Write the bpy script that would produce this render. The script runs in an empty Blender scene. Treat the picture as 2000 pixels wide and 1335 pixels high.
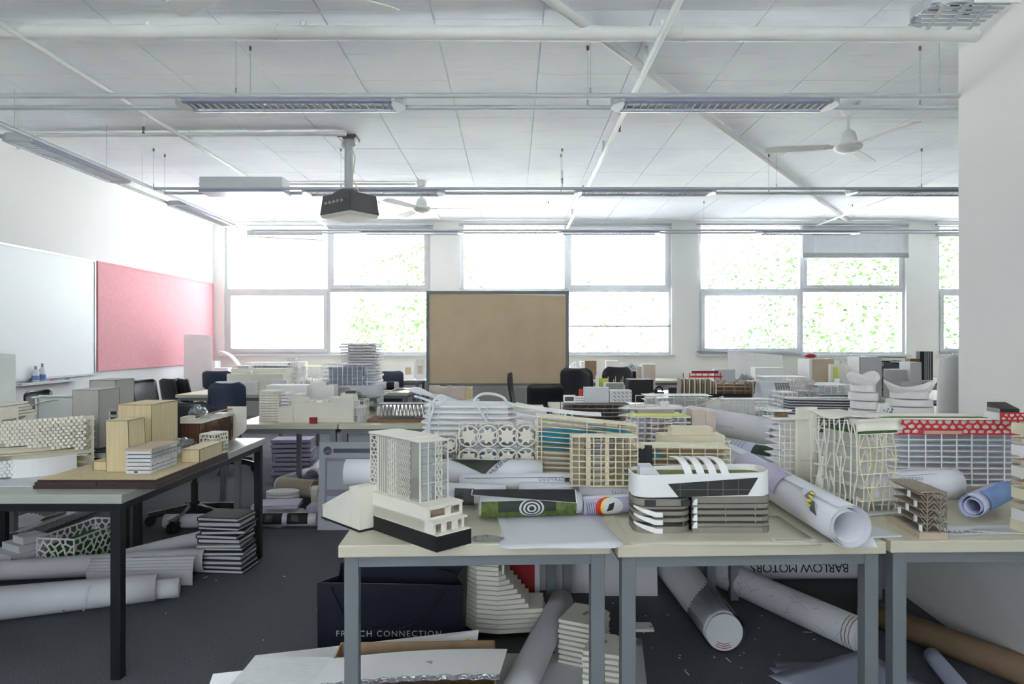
import bpy, math, random
from mathutils import Vector, Matrix
C = bpy.context.scene.collection
SC = bpy.context.scene
PI = math.pi
F = 1333.33; CZ = 1.33; TZ = 0.73
def R(d): return math.radians(d)
# ------------------------------------------------------------ camera, world, light, exposure
cam = bpy.data.objects.new('camera', bpy.data.cameras.new('camera')); C.objects.link(cam)
cam.location = (0, 0, CZ); cam.rotation_euler = (PI/2, 0, 0)
cam.data.sensor_width = 36; cam.data.lens = 24; cam.data.shift_y = -0.00125; cam.data.clip_start = .05; cam.data.clip_end = 300
SC.camera = cam
SC.view_settings.view_transform = 'Standard'; SC.view_settings.look = 'None'
SC.view_settings.gamma = 1; SC.view_settings.use_curve_mapping = False
SC.view_settings.exposure = 1.42
SC.cycles.use_denoising = True
SC.cycles.max_bounces = 12; SC.cycles.diffuse_bounces = 7; SC.cycles.transparent_max_bounces = 24
SC.cycles.sample_clamp_indirect = 6
SC.cycles.caustics_reflective = False; SC.cycles.caustics_refractive = False
w = bpy.data.worlds.new('overcast_sky'); SC.world = w; w.use_nodes = True
nt = w.node_tree; bg = nt.nodes['Background']
tc = nt.nodes.new('ShaderNodeTexCoord'); sp = nt.nodes.new('ShaderNodeSeparateXYZ'); rp = nt.nodes.new('ShaderNodeValToRGB')
nt.links.new(tc.outputs['Generated'], sp.inputs[0]); nt.links.new(sp.outputs['Z'], rp.inputs[0]); nt.links.new(rp.outputs[0], bg.inputs[0])
rp.color_ramp.elements[0].color = (.95, .97, 1, 1); rp.color_ramp.elements[1].color = (.78, .88, 1, 1)
bg.inputs[1].default_value = 3.6
def portal(loc, rot, sx, sy):
    l = bpy.data.lights.new('daylight_portal', 'AREA'); l.shape = 'RECTANGLE'; l.size = sx; l.size_y = sy; l.cycles.is_portal = True
    o = bpy.data.objects.new('daylight_portal', l); C.objects.link(o); o.location = loc; o.rotation_euler = rot
for x0, x1 in ((-4.73, -1.34), (-.84, 2.62), (3.07, 6.47), (7.0, 8.4)):
    portal(((x0+x1)/2, 11.42, 2.17), (-PI/2, 0, 0), x1-x0, 2.14)     # outside the window, shines to -Y
portal((-1.0, -3.25, 1.87), (PI/2, 0, 0), 4.0, 1.55)  # portal for the added rear opening that fills the foreground
sl = bpy.data.lights.new('sun', 'SUN'); sl.energy = 42; sl.angle = R(3); sl.color = (1, .985, 1)
so = bpy.data.objects.new('sun', sl); C.objects.link(so); so.rotation_euler = Vector((-.72, .14, -.66)).to_track_quat('-Z', 'Y').to_euler()   # high sun from the side: lights the ground outside, whose bounce reaches the ceiling
# ------------------------------------------------------------ materials
def lin(c):
    return tuple(((x/255)/12.92 if x/255 <= .04045 else ((x/255+.055)/1.055)**2.4) for x in c) + (1,)
def mat(name, col, rough=.6, var=.06, scale=8, metal=0, bump=0, bscale=60, alpha=None, stretch=None, trans=0):
    m = bpy.data.materials.new(name); m.use_nodes = True; n = m.node_tree.nodes; L = m.node_tree.links
    b = n['Principled BSDF']; c = lin(col)
    b.inputs['Roughness'].default_value = rough; b.inputs['Metallic'].default_value = metal
    t = n.new('ShaderNodeTexCoord'); mp = n.new('ShaderNodeMapping'); L.new(t.outputs['Object'], mp.inputs[0])
    if stretch: mp.inputs['Scale'].default_value = stretch
    ns = n.new('ShaderNodeTexNoise'); ns.inputs['Scale'].default_value = scale; ns.inputs['Detail'].default_value = 5
    L.new(mp.outputs[0], ns.inputs['Vector'])
    r = n.new('ShaderNodeValToRGB'); r.color_ramp.elements[0].position = .3; r.color_ramp.elements[1].position = .7
    r.color_ramp.elements[0].color = tuple(x*(1-var) for x in c[:3])+(1,); r.color_ramp.elements[1].color = tuple(min(1, x*(1+var)) for x in c[:3])+(1,)
    L.new(ns.outputs[0], r.inputs[0]); L.new(r.outputs[0], b.inputs['Base Color'])
    if bump:
        n2 = n.new('ShaderNodeTexNoise'); n2.inputs['Scale'].default_value = bscale; n2.inputs['Detail'].default_value = 3
        L.new(mp.outputs[0], n2.inputs['Vector'])
        bp = n.new('ShaderNodeBump'); bp.inputs['Strength'].default_value = bump; bp.inputs['Distance'].default_value = .01
        L.new(n2.outputs[0], bp.inputs['Height']); L.new(bp.outputs[0], b.inputs['Normal'])
    if alpha is not None: b.inputs['Alpha'].default_value = alpha
    if trans:
        tr = n.new('ShaderNodeBsdfTranslucent'); mx = n.new('ShaderNodeMixShader'); mx.inputs[0].default_value = trans
        L.new(r.outputs[0], tr.inputs[0]); L.new(b.outputs[0], mx.inputs[1]); L.new(tr.outputs[0], mx.inputs[2])
        L.new(mx.outputs[0], n['Material Output'].inputs[0])
    return m
def clear(name, col, f=.12, rough=.05):
    m = bpy.data.materials.new(name); m.use_nodes = True; n = m.node_tree.nodes; L = m.node_tree.links
    n.remove(n['Principled BSDF'])
    a = n.new('ShaderNodeBsdfTransparent'); a.inputs[0].default_value = lin(col)
    g = n.new('ShaderNodeBsdfGlossy'); g.inputs['Roughness'].default_value = rough
    fr = n.new('ShaderNodeLayerWeight'); fr.inputs[0].default_value = .25
    mt = n.new('ShaderNodeMath'); mt.operation = 'MULTIPLY_ADD'; mt.inputs[1].default_value = .5; mt.inputs[2].default_value = f*.3
    L.new(fr.outputs['Fresnel'], mt.inputs[0])
    mx = n.new('ShaderNodeMixShader'); L.new(mt.outputs[0], mx.inputs[0]); L.new(a.outputs[0], mx.inputs[1]); L.new(g.outputs[0], mx.inputs[2])
    L.new(mx.outputs[0], n['Material Output'].inputs[0]); return m
M = dict(
 white=mat('white_card', (247, 247, 246), .65, .02, trans=.14), offwhite=mat('ivory_card', (232, 229, 216), .7, .03), cream=mat('cream_card', (222, 213, 184), .7, .05),
 grey=mat('grey_card', (150, 150, 144), .7, .05), lgrey=mat('light_grey_card', (206, 208, 211), .7, .04), dgrey=mat('dark_grey_card', (88, 90, 92), .6, .05),
 brown=mat('brown_card', (128, 96, 68), .7, .12, 20, stretch=(4, 4, .6)), rust=mat('rust_veneer', (92, 58, 40), .6, .25, 30, stretch=(6, 6, .5)),
 beige=mat('beige_board', (188, 172, 150), .7, .05), taupe=mat('taupe_board', (146, 136, 120), .7, .06), blush=mat('blush_board', (206, 190, 178), .7, .05),
 ply=mat('birch_plywood', (206, 190, 150), .55, .10, 14, stretch=(5, 5, .35)), plyedge=mat('burnt_plywood_edge', (84, 58, 42), .6, .2, 40),
 walnut=mat('walnut_laminate', (62, 44, 36), .6, .3, 12, stretch=(1, 1, 30)), black=mat('black_board', (24, 25, 27), .6, .15),
 plastic=mat('charcoal_plastic', (36, 39, 44), .38, .05), blue=mat('blue_plastic', (42, 54, 78), .38, .05), rubber=mat('black_rubber', (20, 20, 22), .6, .1),
 steel=mat('grey_painted_steel', (116, 122, 126), .45, .05, 4), bsteel=mat('black_painted_steel', (20, 24, 28), .4, .1, 6), chrome=mat('chrome', (190, 192, 195), .2, .02, metal=1),
 top=mat('cream_laminate', (202, 197, 176), .38, .04, 5), topg=mat('grey_green_laminate', (172, 176, 168), .35, .04, 5),
 carpet=mat('charcoal_carpet', (84, 88, 94), .95, .4, 150, bump=.6, bscale=300), paper=mat('paper', (230, 231, 236), .75, .02, 5, trans=.18),
 paperb=mat('bluish_paper', (206, 212, 234), .75, .03, 5, trans=.25), kraft=mat('kraft_tube', (142, 118, 92), .7, .12, 9), cardboard=mat('cardboard', (176, 150, 118), .8, .08, 20, stretch=(1, 14, 1)),
 moss=mat('green_flock', (58, 104, 36), .9, .25, 90, bump=.5), lime=mat('lime_card', (206, 216, 92), .7, .06), olive=mat('olive_flock', (120, 124, 62), .9, .15, 60),
 red=mat('red_print', (200, 44, 44), .6, .05), darkred=mat('deep_red_print', (150, 24, 34), .6, .05), pinkfelt=mat('pink_pinboard_felt', (228, 164, 170), .95, .05, 30, bump=.1, bscale=300),
 wboard=mat('whiteboard_enamel', (250, 252, 253), .5, .01), stone=mat('stone_grey_board', (172, 170, 164), .6, .05), alu=mat('aluminium', (176, 180, 184), .35, .03, 6, metal=.6), wframe=mat('white_window_paint', (206, 208, 210), .5, .04, 6),
 wall=mat('white_wall_paint', (236, 236, 234), .85, .015, 2, bump=.03, bscale=90), pipe=mat('cream_pipe_paint', (224, 226, 224), .5, .03, 5),
 rail=mat('grey_rail_paint', (188, 192, 196), .4, .03, 6), lav=mat('lavender_grey_enamel', (148, 152, 176), .35, .03, 6), lamp=mat('louvre_white', (238, 240, 240), .25, .01),
 tan=mat('tan_felt', (214, 192, 160), .95, .07, 3, bump=.1, bscale=300), dglass=mat('smoked_acrylic', (62, 66, 66), .15, .25, 6), ink=mat('black_ink', (34, 34, 38), .7, .1, 20),
 inkg=mat('grey_ink', (128, 130, 136), .7, .08, 20), inkp=mat('photo_print', (70, 72, 76), .6, .6, 30), inkgreen=mat('meadow_print', (92, 108, 50), .6, .5, 60),
 inkdg=mat('dark_green_print', (48, 56, 46), .6, .12, 20), inkblue=mat('blue_print', (120, 150, 205), .6, .12, 6), yellow=mat('yellow_print', (232, 214, 30), .6, .03),
 lilac=mat('lilac_print', (168, 166, 190), .6, .05, 20), navy=mat('navy_glossy_paper', (24, 30, 44), .35, .1, 4), foil=mat('crinkled_foil', (200, 204, 208), .22, .08, 30, metal=.7, bump=.8, bscale=70),
 poster=mat('grey_poster_paper', (172, 174, 184), .6, .03), postermid=mat('poster_mid_grey', (138, 138, 154), .6, .04), posterdark=mat('poster_dark_grey', (84, 88, 98), .6, .05),
 skyf=mat('turquoise_film', (58, 178, 214), .25, .2, 12, trans=.5), frost=mat('frosted_acrylic', (232, 234, 232), .3, .03, 10, trans=.5), brass=mat('brass', (140, 128, 115), .4, .05, metal=.8),
 glass=clear('window_glass', (252, 254, 255), .05), acrylic=clear('clear_acrylic', (250, 252, 252), .15), warmgrey=mat('warm_grey_card', (132, 128, 118), .6, .06), film=clear('plastic_wrap', (232, 236, 240), .5, .12), tubing=mat('translucent_tubing', (238, 242, 244), .25, .03, trans=.4),
 soil=mat('pale_paving', (212, 212, 206), .95, .2, 2), bark=mat('tree_bark', (120, 110, 100), .9, .2, 8), leaf=mat('pale_spring_leaves', (62, 88, 44), .8, .25, 3, trans=.3), render_=mat('pale_render', (225, 222, 216), .9, .04),
)
def concrete():
    m = mat('painted_concrete', (243, 245, 252), .85, .07, 1.3, bump=.25, bscale=14)
    n = m.node_tree.nodes; L = m.node_tree.links; b = n['Principled BSDF']
    geo = n.new('ShaderNodeNewGeometry'); mp = n.new('ShaderNodeMapping'); L.new(geo.outputs['Position'], mp.inputs[0])
    for k in n:
        if k.type == 'TEX_NOISE': L.new(geo.outputs['Position'], k.inputs['Vector'])
    mp.inputs['Scale'].default_value = (1, 9, 1)
    v = n.new('ShaderNodeTexNoise'); v.inputs['Scale'].default_value = 2.2; v.inputs['Detail'].default_value = 8; L.new(mp.outputs[0], v.inputs['Vector'])
    r = n.new('ShaderNodeValToRGB'); r.color_ramp.elements[0].position = .22; r.color_ramp.elements[0].color = (.62, .63, .64, 1); r.color_ramp.elements[1].position = .42; r.color_ramp.elements[1].color = (1, 1, 1, 1)
    L.new(v.outputs[0], r.inputs[0])
    mx = n.new('ShaderNodeMix'); mx.data_type = 'RGBA'; mx.blend_type = 'MULTIPLY'; mx.inputs[0].default_value = .3
    src = b.inputs['Base Color'].links[0].from_socket
    L.new(src, mx.inputs[6]); L.new(r.outputs[0], mx.inputs[7]); L.new(mx.outputs[2], b.inputs['Base Color'])
    return m
M['concrete'] = concrete()
# ------------------------------------------------------------ geometry helpers
class G:
    def __init__(s): s.v = []; s.f = []
    def add(s, vs, fs):
        k = len(s.v); s.v += [tuple(v) for v in vs]; s.f += [tuple(i+k for i in f) for f in fs]; return s
    def box(s, x0, x1, y0, y1, z0, z1):
        return s.add([(x0, y0, z0), (x1, y0, z0), (x1, y1, z0), (x0, y1, z0), (x0, y0, z1), (x1, y0, z1), (x1, y1, z1), (x0, y1, z1)],
                     [(0, 3, 2, 1), (4, 5, 6, 7), (0, 1, 5, 4), (1, 2, 6, 5), (2, 3, 7, 6), (3, 0, 4, 7)])
    def hexa(s, b, t):                       # bottom and top quads
        return s.add(list(b)+list(t), [(0, 3, 2, 1), (4, 5, 6, 7), (0, 1, 5, 4), (1, 2, 6, 5), (2, 3, 7, 6), (3, 0, 4, 7)])
    def bar(s, p, q, n, wd, t):              # flat bar p->q, thickness t along n, width wd
        p = Vector(p); q = Vector(q); n = Vector(n).normalized(); d = q-p
        if d.length < 1e-6: return s
        sd = d.cross(n).normalized()*wd/2; nn = n*t/2
        return s.hexa([p-sd-nn, p+sd-nn, q+sd-nn, q-sd-nn], [p-sd+nn, p+sd+nn, q+sd+nn, q-sd+nn])
    def prism(s, pts, z0, z1):
        n = len(pts); vs = [(x, y, z0) for x, y in pts]+[(x, y, z1) for x, y in pts]
        return s.add(vs, [tuple(range(n-1, -1, -1)), tuple(range(n, 2*n))]+[(i, (i+1) % n, n+(i+1) % n, n+i) for i in range(n)])
    def vprism(s, pts, y0, y1):              # polygon in x,z extruded along y
        n = len(pts); vs = [(x, y0, z) for x, z in pts]+[(x, y1, z) for x, z in pts]
        return s.add(vs, [tuple(range(n)), tuple(range(2*n-1, n-1, -1))]+[(i, n+i, n+(i+1) % n, (i+1) % n) for i in range(n)])
    def tube(s, pts, r, n=8, closed=False, caps=True):
        pts = [Vector(p) for p in pts]; m = len(pts); rings = []; pr = None
        for i, p in enumerate(pts):
            a = pts[(i-1) % m] if (closed or i) else p; b = pts[(i+1) % m] if (closed or i < m-1) else p
            d = (b-a).normalized()
            if pr is None:
                pr = d.orthogonal().normalized()
            pr = (pr-d*pr.dot(d)); pr = pr.normalized() if pr.length > 1e-6 else d.orthogonal().normalized()
            q = d.cross(pr); rr = r[i] if isinstance(r, (list, tuple)) else r
            rings.append([p+(pr*math.cos(2*PI*k/n)+q*math.sin(2*PI*k/n))*rr for k in range(n)])
        vs = [v for ring in rings for v in ring]; fs = []
        for i in range(m if closed else m-1):
            j = (i+1) % m
            fs += [(i*n+k, i*n+(k+1) % n, j*n+(k+1) % n, j*n+k) for k in range(n)]
        if caps and not closed: fs += [tuple(range(n-1, -1, -1)), tuple(range((m-1)*n, m*n))]
        return s.add(vs, fs)
    def lathe(s, prof, n=20, c=(0, 0, 0)):
        vs = [(c[0]+r*math.cos(2*PI*k/n), c[1]+r*math.sin(2*PI*k/n), c[2]+z) for r, z in prof for k in range(n)]
        m = len(prof); fs = [(i*n+k, i*n+(k+1) % n, (i+1)*n+(k+1) % n, (i+1)*n+k) for i in range(m-1) for k in range(n)]
        fs += [tuple(range(n-1, -1, -1)), tuple(range((m-1)*n, m*n))]
        return s.add(vs, fs)
    def plate(s, quad, t, up=None):          # quad of 3-D points, thickness t behind the normal
        q = [Vector(p) for p in quad]; n = (q[1]-q[0]).cross(q[-1]-q[0]).normalized()*t
        k = len(q); vs = q+[p-n for p in q]
        return s.add(vs, [tuple(range(k)), tuple(range(2*k-1, k-1, -1))]+[(i, k+i, k+(i+1) % k, (i+1) % k) for i in range(k)])
    def grid(s, fn, nu, nv, t=0):            # surface fn(u,v); t: second skin offset function
        vs = [fn(i/nu, j/nv) for j in range(nv+1) for i in range(nu+1)]
        fs = [(j*(nu+1)+i, j*(nu+1)+i+1, (j+1)*(nu+1)+i+1, (j+1)*(nu+1)+i) for j in range(nv) for i in range(nu)]
        return s.add(vs, fs)
def obj(name, g, m, parent=None, smooth=False, bevel=0, solid=0, label=None, rot=None, loc=None):
    me = bpy.data.meshes.new(name); me.from_pydata(g.v, [], g.f); me.update()
    me.materials.append(M[m] if isinstance(m, str) else m)
    if smooth:
        me.polygons.foreach_set('use_smooth', [True]*len(me.polygons))
        if smooth != 2 and hasattr(me, 'set_sharp_from_angle'): me.set_sharp_from_angle(angle=R(40))
    o = bpy.data.objects.new(name, me); C.objects.link(o)
    if parent: o.parent = parent
    if bevel:
        b = o.modifiers.new('bevel', 'BEVEL'); b.width = bevel; b.segments = 2; b.limit_method = 'ANGLE'
    if solid:
        b = o.modifiers.new('thickness', 'SOLIDIFY'); b.thickness = solid; b.offset = 0
    if label: o['label'] = label
    if loc: o.location = loc
    if rot: o.rotation_euler = rot
    return o
def stuff(o): o['kind'] = 'stuff'; return o
def T(name, label, cat, loc=(0, 0, 0), rz=0, group=None):
    o = bpy.data.objects.new(name, None); C.objects.link(o); o.empty_display_size = .05
    o.location = loc; o.rotation_euler = (0, 0, R(rz)); o['label'] = label; o['category'] = cat
    if group: o['group'] = group
    return o
def tag(o, label, cat, group=None):
    o['label'] = label; o['category'] = cat
    if group: o['group'] = group
    return o
def struct(o): o['kind'] = 'structure'; return o
def sempty(name):
    o = bpy.data.objects.new(name, None); C.objects.link(o); o['kind'] = 'structure'; return o
def dup(root, loc, rz=None, label=None, group=None):
    r = root.copy(); C.objects.link(r); r.location = loc
    if rz is not None: r.rotation_euler = (0, 0, R(rz))
    if label: r['label'] = label
    if group: r['group'] = group
    for ch in list(root.children):
        c = ch.copy(); C.objects.link(c); c.parent = r
        for g in ch.children:
            d = g.copy(); C.objects.link(d); d.parent = c
    return r
def X(px, d): return (px-1000)*d/F
def Z(py, d): return CZ-(py-665)*d/F
def on(px, d, z=TZ): return (X(px, d), d, z)
def rrect(x0, x1, y0, y1, r, n=5):
    r = min(r, (x1-x0)/2-1e-5, (y1-y0)/2-1e-5); out = []
    for cx, cy, a in ((x1-r, y1-r, 0), (x0+r, y1-r, 90), (x0+r, y0+r, 180), (x1-r, y0+r, 270)):
        out += [(cx+r*math.cos(R(a+90*k/n)), cy+r*math.sin(R(a+90*k/n))) for k in range(n+1)]
    return out
def cells(nx, ny, jit, seed, zig=.22):       # jittered honeycomb in the unit square
    rn = random.Random(seed); P = {}
    for j in range(ny+1):
        for i in range(2*nx+1):
            e = i in (0, 2*nx); f = j in (0, ny)
            u = i/(2*nx)+(0 if e else rn.uniform(-jit, jit)/(2*nx))
            v = j/ny+(0 if f else (-zig if (i+j) % 2 else zig)/ny+rn.uniform(-jit, jit)*.6/ny)
            P[i, j] = (u, v)
    E = [(P[i, j], P[i+1, j]) for j in range(ny+1) for i in range(2*nx)]
    E += [(P[i, j], P[i, j+1]) for j in range(ny) for i in range(2*nx+1) if (i+j) % 2 == 0 or i in (0, 2*nx)]
    return E
def panel(g, o, U, V, E, wd, t):             # edges E in the unit square -> bars on the plane o,U,V
    o, U, V = Vector(o), Vector(U), Vector(V); n = U.cross(V)
    for (a, b), (c, d) in E: g.bar(o+U*a+V*b, o+U*c+V*d, n, wd, t)
    return g
def text2d(s, size, spacing=1.0, shear=0):
    cu = bpy.data.curves.new('lettering', 'FONT'); cu.body = s; cu.size = size; cu.space_character = spacing; cu.shear = shear; cu.resolution_u = 3
    ob = bpy.data.objects.new('lettering', cu); me = bpy.data.meshes.new_from_object(ob)
    v = [(p.co.x, p.co.y) for p in me.vertices]; f = [tuple(p.vertices) for p in me.polygons]
    bpy.data.objects.remove(ob); bpy.data.meshes.remove(me); bpy.data.curves.remove(cu)
    return v, f
def flat_text(s, size, o, U, V, off=.0006, **k):   # text on the plane o,U,V
    v, f = text2d(s, size, **k); o, U, V = Vector(o), Vector(U).normalized(), Vector(V).normalized(); n = U.cross(V)*off
    g = G(); g.add([o+U*a+V*b+n for a, b in v], f); return g
# ------------------------------------------------------------ paper rolls
class Roll:
    def __init__(s, label, A, B, r, turns=2.6, m='paper', r2=None, name='paper_roll', cat='paper roll', group=None, gap=None, core=None, start=200, flat=1.0):
        s.A = Vector(A); s.B = Vector(B); s.r = r; s.r2 = r if r2 is None else r2
        a = (s.B-s.A); s.L = a.length; s.a = a.normalized(); up = Vector((0, 0, 1)); s.u = (up-s.a*up.dot(s.a)).normalized(); s.s = s.a.cross(s.u)
        base = Vector((s.A.x, s.A.y, s.A.z-r)); s.o = base; s.flat = flat
        s.t = T(name, label, cat, base, 0, group)
        if gap is None: gap = .006
        n = int(turns*28); k = gap
        vs = []; fs = []; nl = 6
        for i in range(n+1):
            th = R(start)+2*PI*turns*i/n; dr = k*turns*i/n
            for j in range(nl+1):
                vs.append(s.pt(j/nl*s.L, math.degrees(th), -dr*(1+.25*math.sin(i*.13+j))))
        for i in range(n):
            for j in range(nl): fs.append((i*(nl+1)+j, i*(nl+1)+j+1, (i+1)*(nl+1)+j+1, (i+1)*(nl+1)+j))
        g = G(); g.add(vs, fs); obj('rolled_sheet', g, m, s.t, smooth=2, solid=.0008)
    def pt(s, l, deg, dr=0):
        f = l/s.L; r = s.r*(1-f)+s.r2*f+dr; th = R(deg)
        return s.A+s.a*l+(s.u*math.cos(th)*s.flat+s.s*math.sin(th))*r-s.o
    def patch(s, l0, l1, a0, a1, m, name='print', off=.0016):
        n = max(2, int(abs(a1-a0)/7)); g = G()
        g.grid(lambda u, v: s.pt(l0+(l1-l0)*u, a0+(a1-a0)*v, off), 4, n); obj(name, g, m, s.t, smooth=2); return s
    def shape(s, pts, m, name='print', off=.0018, sub=8):   # quad given as (l, deg) corners
        g = G(); (a, b, c, d) = pts
        def fn(u, v):
            l = (a[0]*(1-u)+b[0]*u)*(1-v)+(d[0]*(1-u)+c[0]*u)*v; q = (a[1]*(1-u)+b[1]*u)*(1-v)+(d[1]*(1-u)+c[1]*u)*v
            return s.pt(l, q, off)
        g.grid(fn, sub, sub); obj(name, g, m, s.t, smooth=2); return s
    def disc(s, l, deg, rx, ry, m, off=.002, name='print'):
        g = G(); n = 28; c = [s.pt(l, deg, off)]; K = 3
        for k in range(1, K+1): c += [s.pt(l+rx*k/K*math.cos(2*PI*i/n), deg+math.degrees(ry*k/K*math.sin(2*PI*i/n)/s.r), off) for i in range(n)]
        f = [(0, 1+i, 1+(i+1) % n) for i in range(n)]+[(1+k*n+i, 1+(k+1)*n+i, 1+(k+1)*n+(i+1) % n, 1+k*n+(i+1) % n) for k in range(K-1) for i in range(n)]
        g.add(c, f); obj(name, g, m, s.t); return s
    def text(s, txt, size, l, deg, m='ink', rot=0, name='lettering', mirror=False, **k):
        v, f = text2d(txt, size, **k); c, q = math.cos(R(rot)), math.sin(R(rot)); g = G()
        g.add([s.pt(l+(a*c-b*q)*(-1 if mirror else 1), deg-math.degrees((a*q+b*c)/s.r), .0024) for a, b in v], f); stuff(obj(name, g, m, s.t)); return s
    def lines(s, segs, m='inkg', wd=.002, name='linework'):
        g = G()
        for (l0, d0), (l1, d1) in segs:
            n = 6; sd = Vector((l1-l0, R(d1-d0)*s.r, 0)); 
            if sd.length < 1e-6: continue
            nx, ny = -sd.y/sd.length*wd/2, sd.x/sd.length*wd/2
            vs = []
            for i in range(n+1):
                l = l0+(l1-l0)*i/n; d = d0+(d1-d0)*i/n
                vs += [s.pt(l+nx, d+math.degrees(ny/s.r), .002), s.pt(l-nx, d-math.degrees(ny/s.r), .002)]
            g.add(vs, [(2*i, 2*i+1, 2*i+3, 2*i+2) for i in range(n)])
        stuff(obj(name, g, m, s.t)); return s
# ============================================================ SETTING
XL, XR, YB, YF, H = -4.9, 8.6, 11.2, -3.0, 3.3
struct(obj('floor', G().box(XL-.2, XR+.2, YF-.3, YB+.3, -.2, 0), 'carpet'))
def wall_grid(xs, zs, holes, y0, y1):
    g = G(); nx, nz = len(xs), len(zs); solid = lambda i, j: 0 <= i < nx-1 and 0 <= j < nz-1 and (i, j) not in holes
    V = [(x, y, z) for y in (y0, y1) for z in zs for x in xs]; id = lambda k, i, j: k*nx*nz+j*nx+i; f = []
    for i in range(nx-1):
        for j in range(nz-1):
            if not solid(i, j): continue
            f += [(id(0, i, j), id(0, i+1, j), id(0, i+1, j+1), id(0, i, j+1)), (id(1, i, j), id(1, i, j+1), id(1, i+1, j+1), id(1, i+1, j))]
            if not solid(i-1, j): f.append((id(0, i, j), id(0, i, j+1), id(1, i, j+1), id(1, i, j)))
            if not solid(i+1, j): f.append((id(0, i+1, j), id(1, i+1, j), id(1, i+1, j+1), id(0, i+1, j+1)))
            if not solid(i, j-1): f.append((id(0, i, j), id(1, i, j), id(1, i+1, j), id(0, i+1, j)))
            if not solid(i, j+1): f.append((id(0, i, j+1), id(0, i+1, j+1), id(1, i+1, j+1), id(1, i, j+1)))
    return g.add(V, f)
WX = ((-4.73, -1.34), (-.84, 2.62), (3.07, 6.47), (7.0, 8.4)); WZ0, WZ1 = 1.10, 3.245
xs = [XL-.2]+[x for p in WX for x in p]+[XR+.2]
struct(obj('wall_back', wall_grid(xs, [0, WZ0, WZ1, H+.05], {(1, 1), (3, 1), (5, 1), (7, 1)}, YB, YB+.25), 'wall'))
struct(obj('wall_rear', wall_grid([XL-.2, -3.0, 1.0, XR+.2], [0, 1.1, 2.65, H+.05], {(1, 1)}, YF-.2, YF), 'wall'))  # unseen wall; its opening is added to let in foreground fill
struct(obj('wall_left', G().box(XL-.2, XL, YF-.2, YB+.25, 0, H+.05), 'wall'))
struct(obj('wall_right', G().box(2.85, 3.1, YF, 4.36, 0, H), 'wall', bevel=.004))
struct(obj('wall_far_right', G().box(XR, XR+.2, YF-.2, YB+.25, 0, H+.05), 'wall'))
struct(obj('baseboard_left', G().box(XL, XL+.015, YF, YB, 0, .1), 'wframe'))
struct(obj('baseboard_back', G().box(XL, XR, YB-.015, YB, 0, .1), 'wframe'))
# ceiling: cast slab with board-marked panels and recessed joints
ceil = struct(obj('ceiling', G().box(XL-.2, XR+.2, YF-.3, YB+.3, H+.014, H+.25), 'concrete'))
rn = random.Random(3)
px = sorted({.19+.67*k for k in range(-8, 14) if XL < .19+.67*k < XR} | {XL, XR})
for i in range(len(px)-1):
    ys = [2.4] + [4.07+.98*k+rn.choice((0, 0, 0, .12)) for k in range(-1, 7)] + [YB]
    for j in range(len(ys)-1):
        q = rn.uniform(0, .002); a, b = px[i]+.005, px[i+1]-.005; c, d = ys[j]+.004, ys[j+1]-.004
        obj('concrete_panel', G().box(a, b, c, d, H-q, H+.02), 'concrete', ceil)
obj('concrete_panel', G().box(XL, XR, YF, 2.395, H, H+.02), 'concrete', ceil)
# windows
def frame(g, x0, x1, z0, z1, y0, y1, w):
    # one continuous rectangular ring
    v = [(x, y, z) for y in (y0, y1) for (x, z) in ((x0, z0), (x1, z0), (x1, z1), (x0, z1), (x0+w, z0+w), (x1-w, z0+w), (x1-w, z1-w), (x0+w, z1-w))]
    f = []
    for i in range(4):
        j = (i+1) % 4
        f += [(i, j, 4+j, 4+i), (8+j, 8+i, 12+i, 12+j), (j, i, 8+i, 8+j), (4+i, 4+j, 12+j, 12+i)]
    return g.add(v, f)
def window(n, x0, x1, sashes, single=False):
    w = sempty('window_%d' % n); zm = 2.155
    obj('window_frame', frame(G(), x0, x1, WZ0, WZ1, YB+.05, YB+.14, .045), 'wframe', w)
    mid = X(641, YB) if n == 1 else (x0+x1)/2
    if not single: obj('mullion', G().box(mid-.025, mid+.025, YB+.05, YB+.14, WZ0+.04, WZ1-.04), 'wframe', w)
    else: mid = x1-.045
    obj('transom', G().box(x0+.04, x1-.04, YB+.055, YB+.135, zm-.025, zm+.03), 'wframe', w)
    obj('window_sill', G().box(x0-.05, x1+.05, YB-.06, YB+.05, WZ0-.03, WZ0+.005), 'wframe', w, bevel=.004)
    for c in ((0, 1) if not single else (0,)):
        a, b = (x0+.045, mid-.025) if c == 0 else (mid+.025, x1-.045)
        for r in (0, 1):
            p, q = (WZ0+.045, zm-.025) if r == 0 else (zm+.03, WZ1-.045)
            if (c, r) in sashes:
                s = obj('sash', frame(G(), a, b, p, q, YB+.03, YB+.09, .06), 'wframe', w)
                if r == 1:
                    for xx in (a+.35, b-.35):
                        obj('latch', G().tube([(xx, YB+.02, p+.03), (xx+.02, YB-.01, p+.06), (xx-.03, YB-.02, p+.16)], .008, 6), 'alu', w)
            obj('pane', G().box(a, b, YB+.095, YB+.10, p, q), 'glass', w)
window(1, *WX[0], {(1, 1), (0, 0)}); window(2, *WX[1], {(1, 1)}); window(3, *WX[2], {(1, 1), (0, 0)}); window(4, *WX[3], {(0, 0)}, True)
wr = sempty('window_5')  # glazing of the unseen rear opening, added behind the camera for fill light
obj('window_frame', frame(G(), -3.0, 1.0, 1.1, 2.65, YF-.16, YF-.06, .06), 'wframe', wr)
for x in (-1.66, -.34): obj('mullion', G().box(x-.03, x+.03, YF-.16, YF-.06, 1.16, 2.59), 'wframe', wr)
for a, b in ((-2.94, -1.69), (-1.63, -.37), (-.31, .94)): obj('pane', G().box(a, b, YF-.115, YF-.11, 1.16, 2.59), 'glass', wr)
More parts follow.
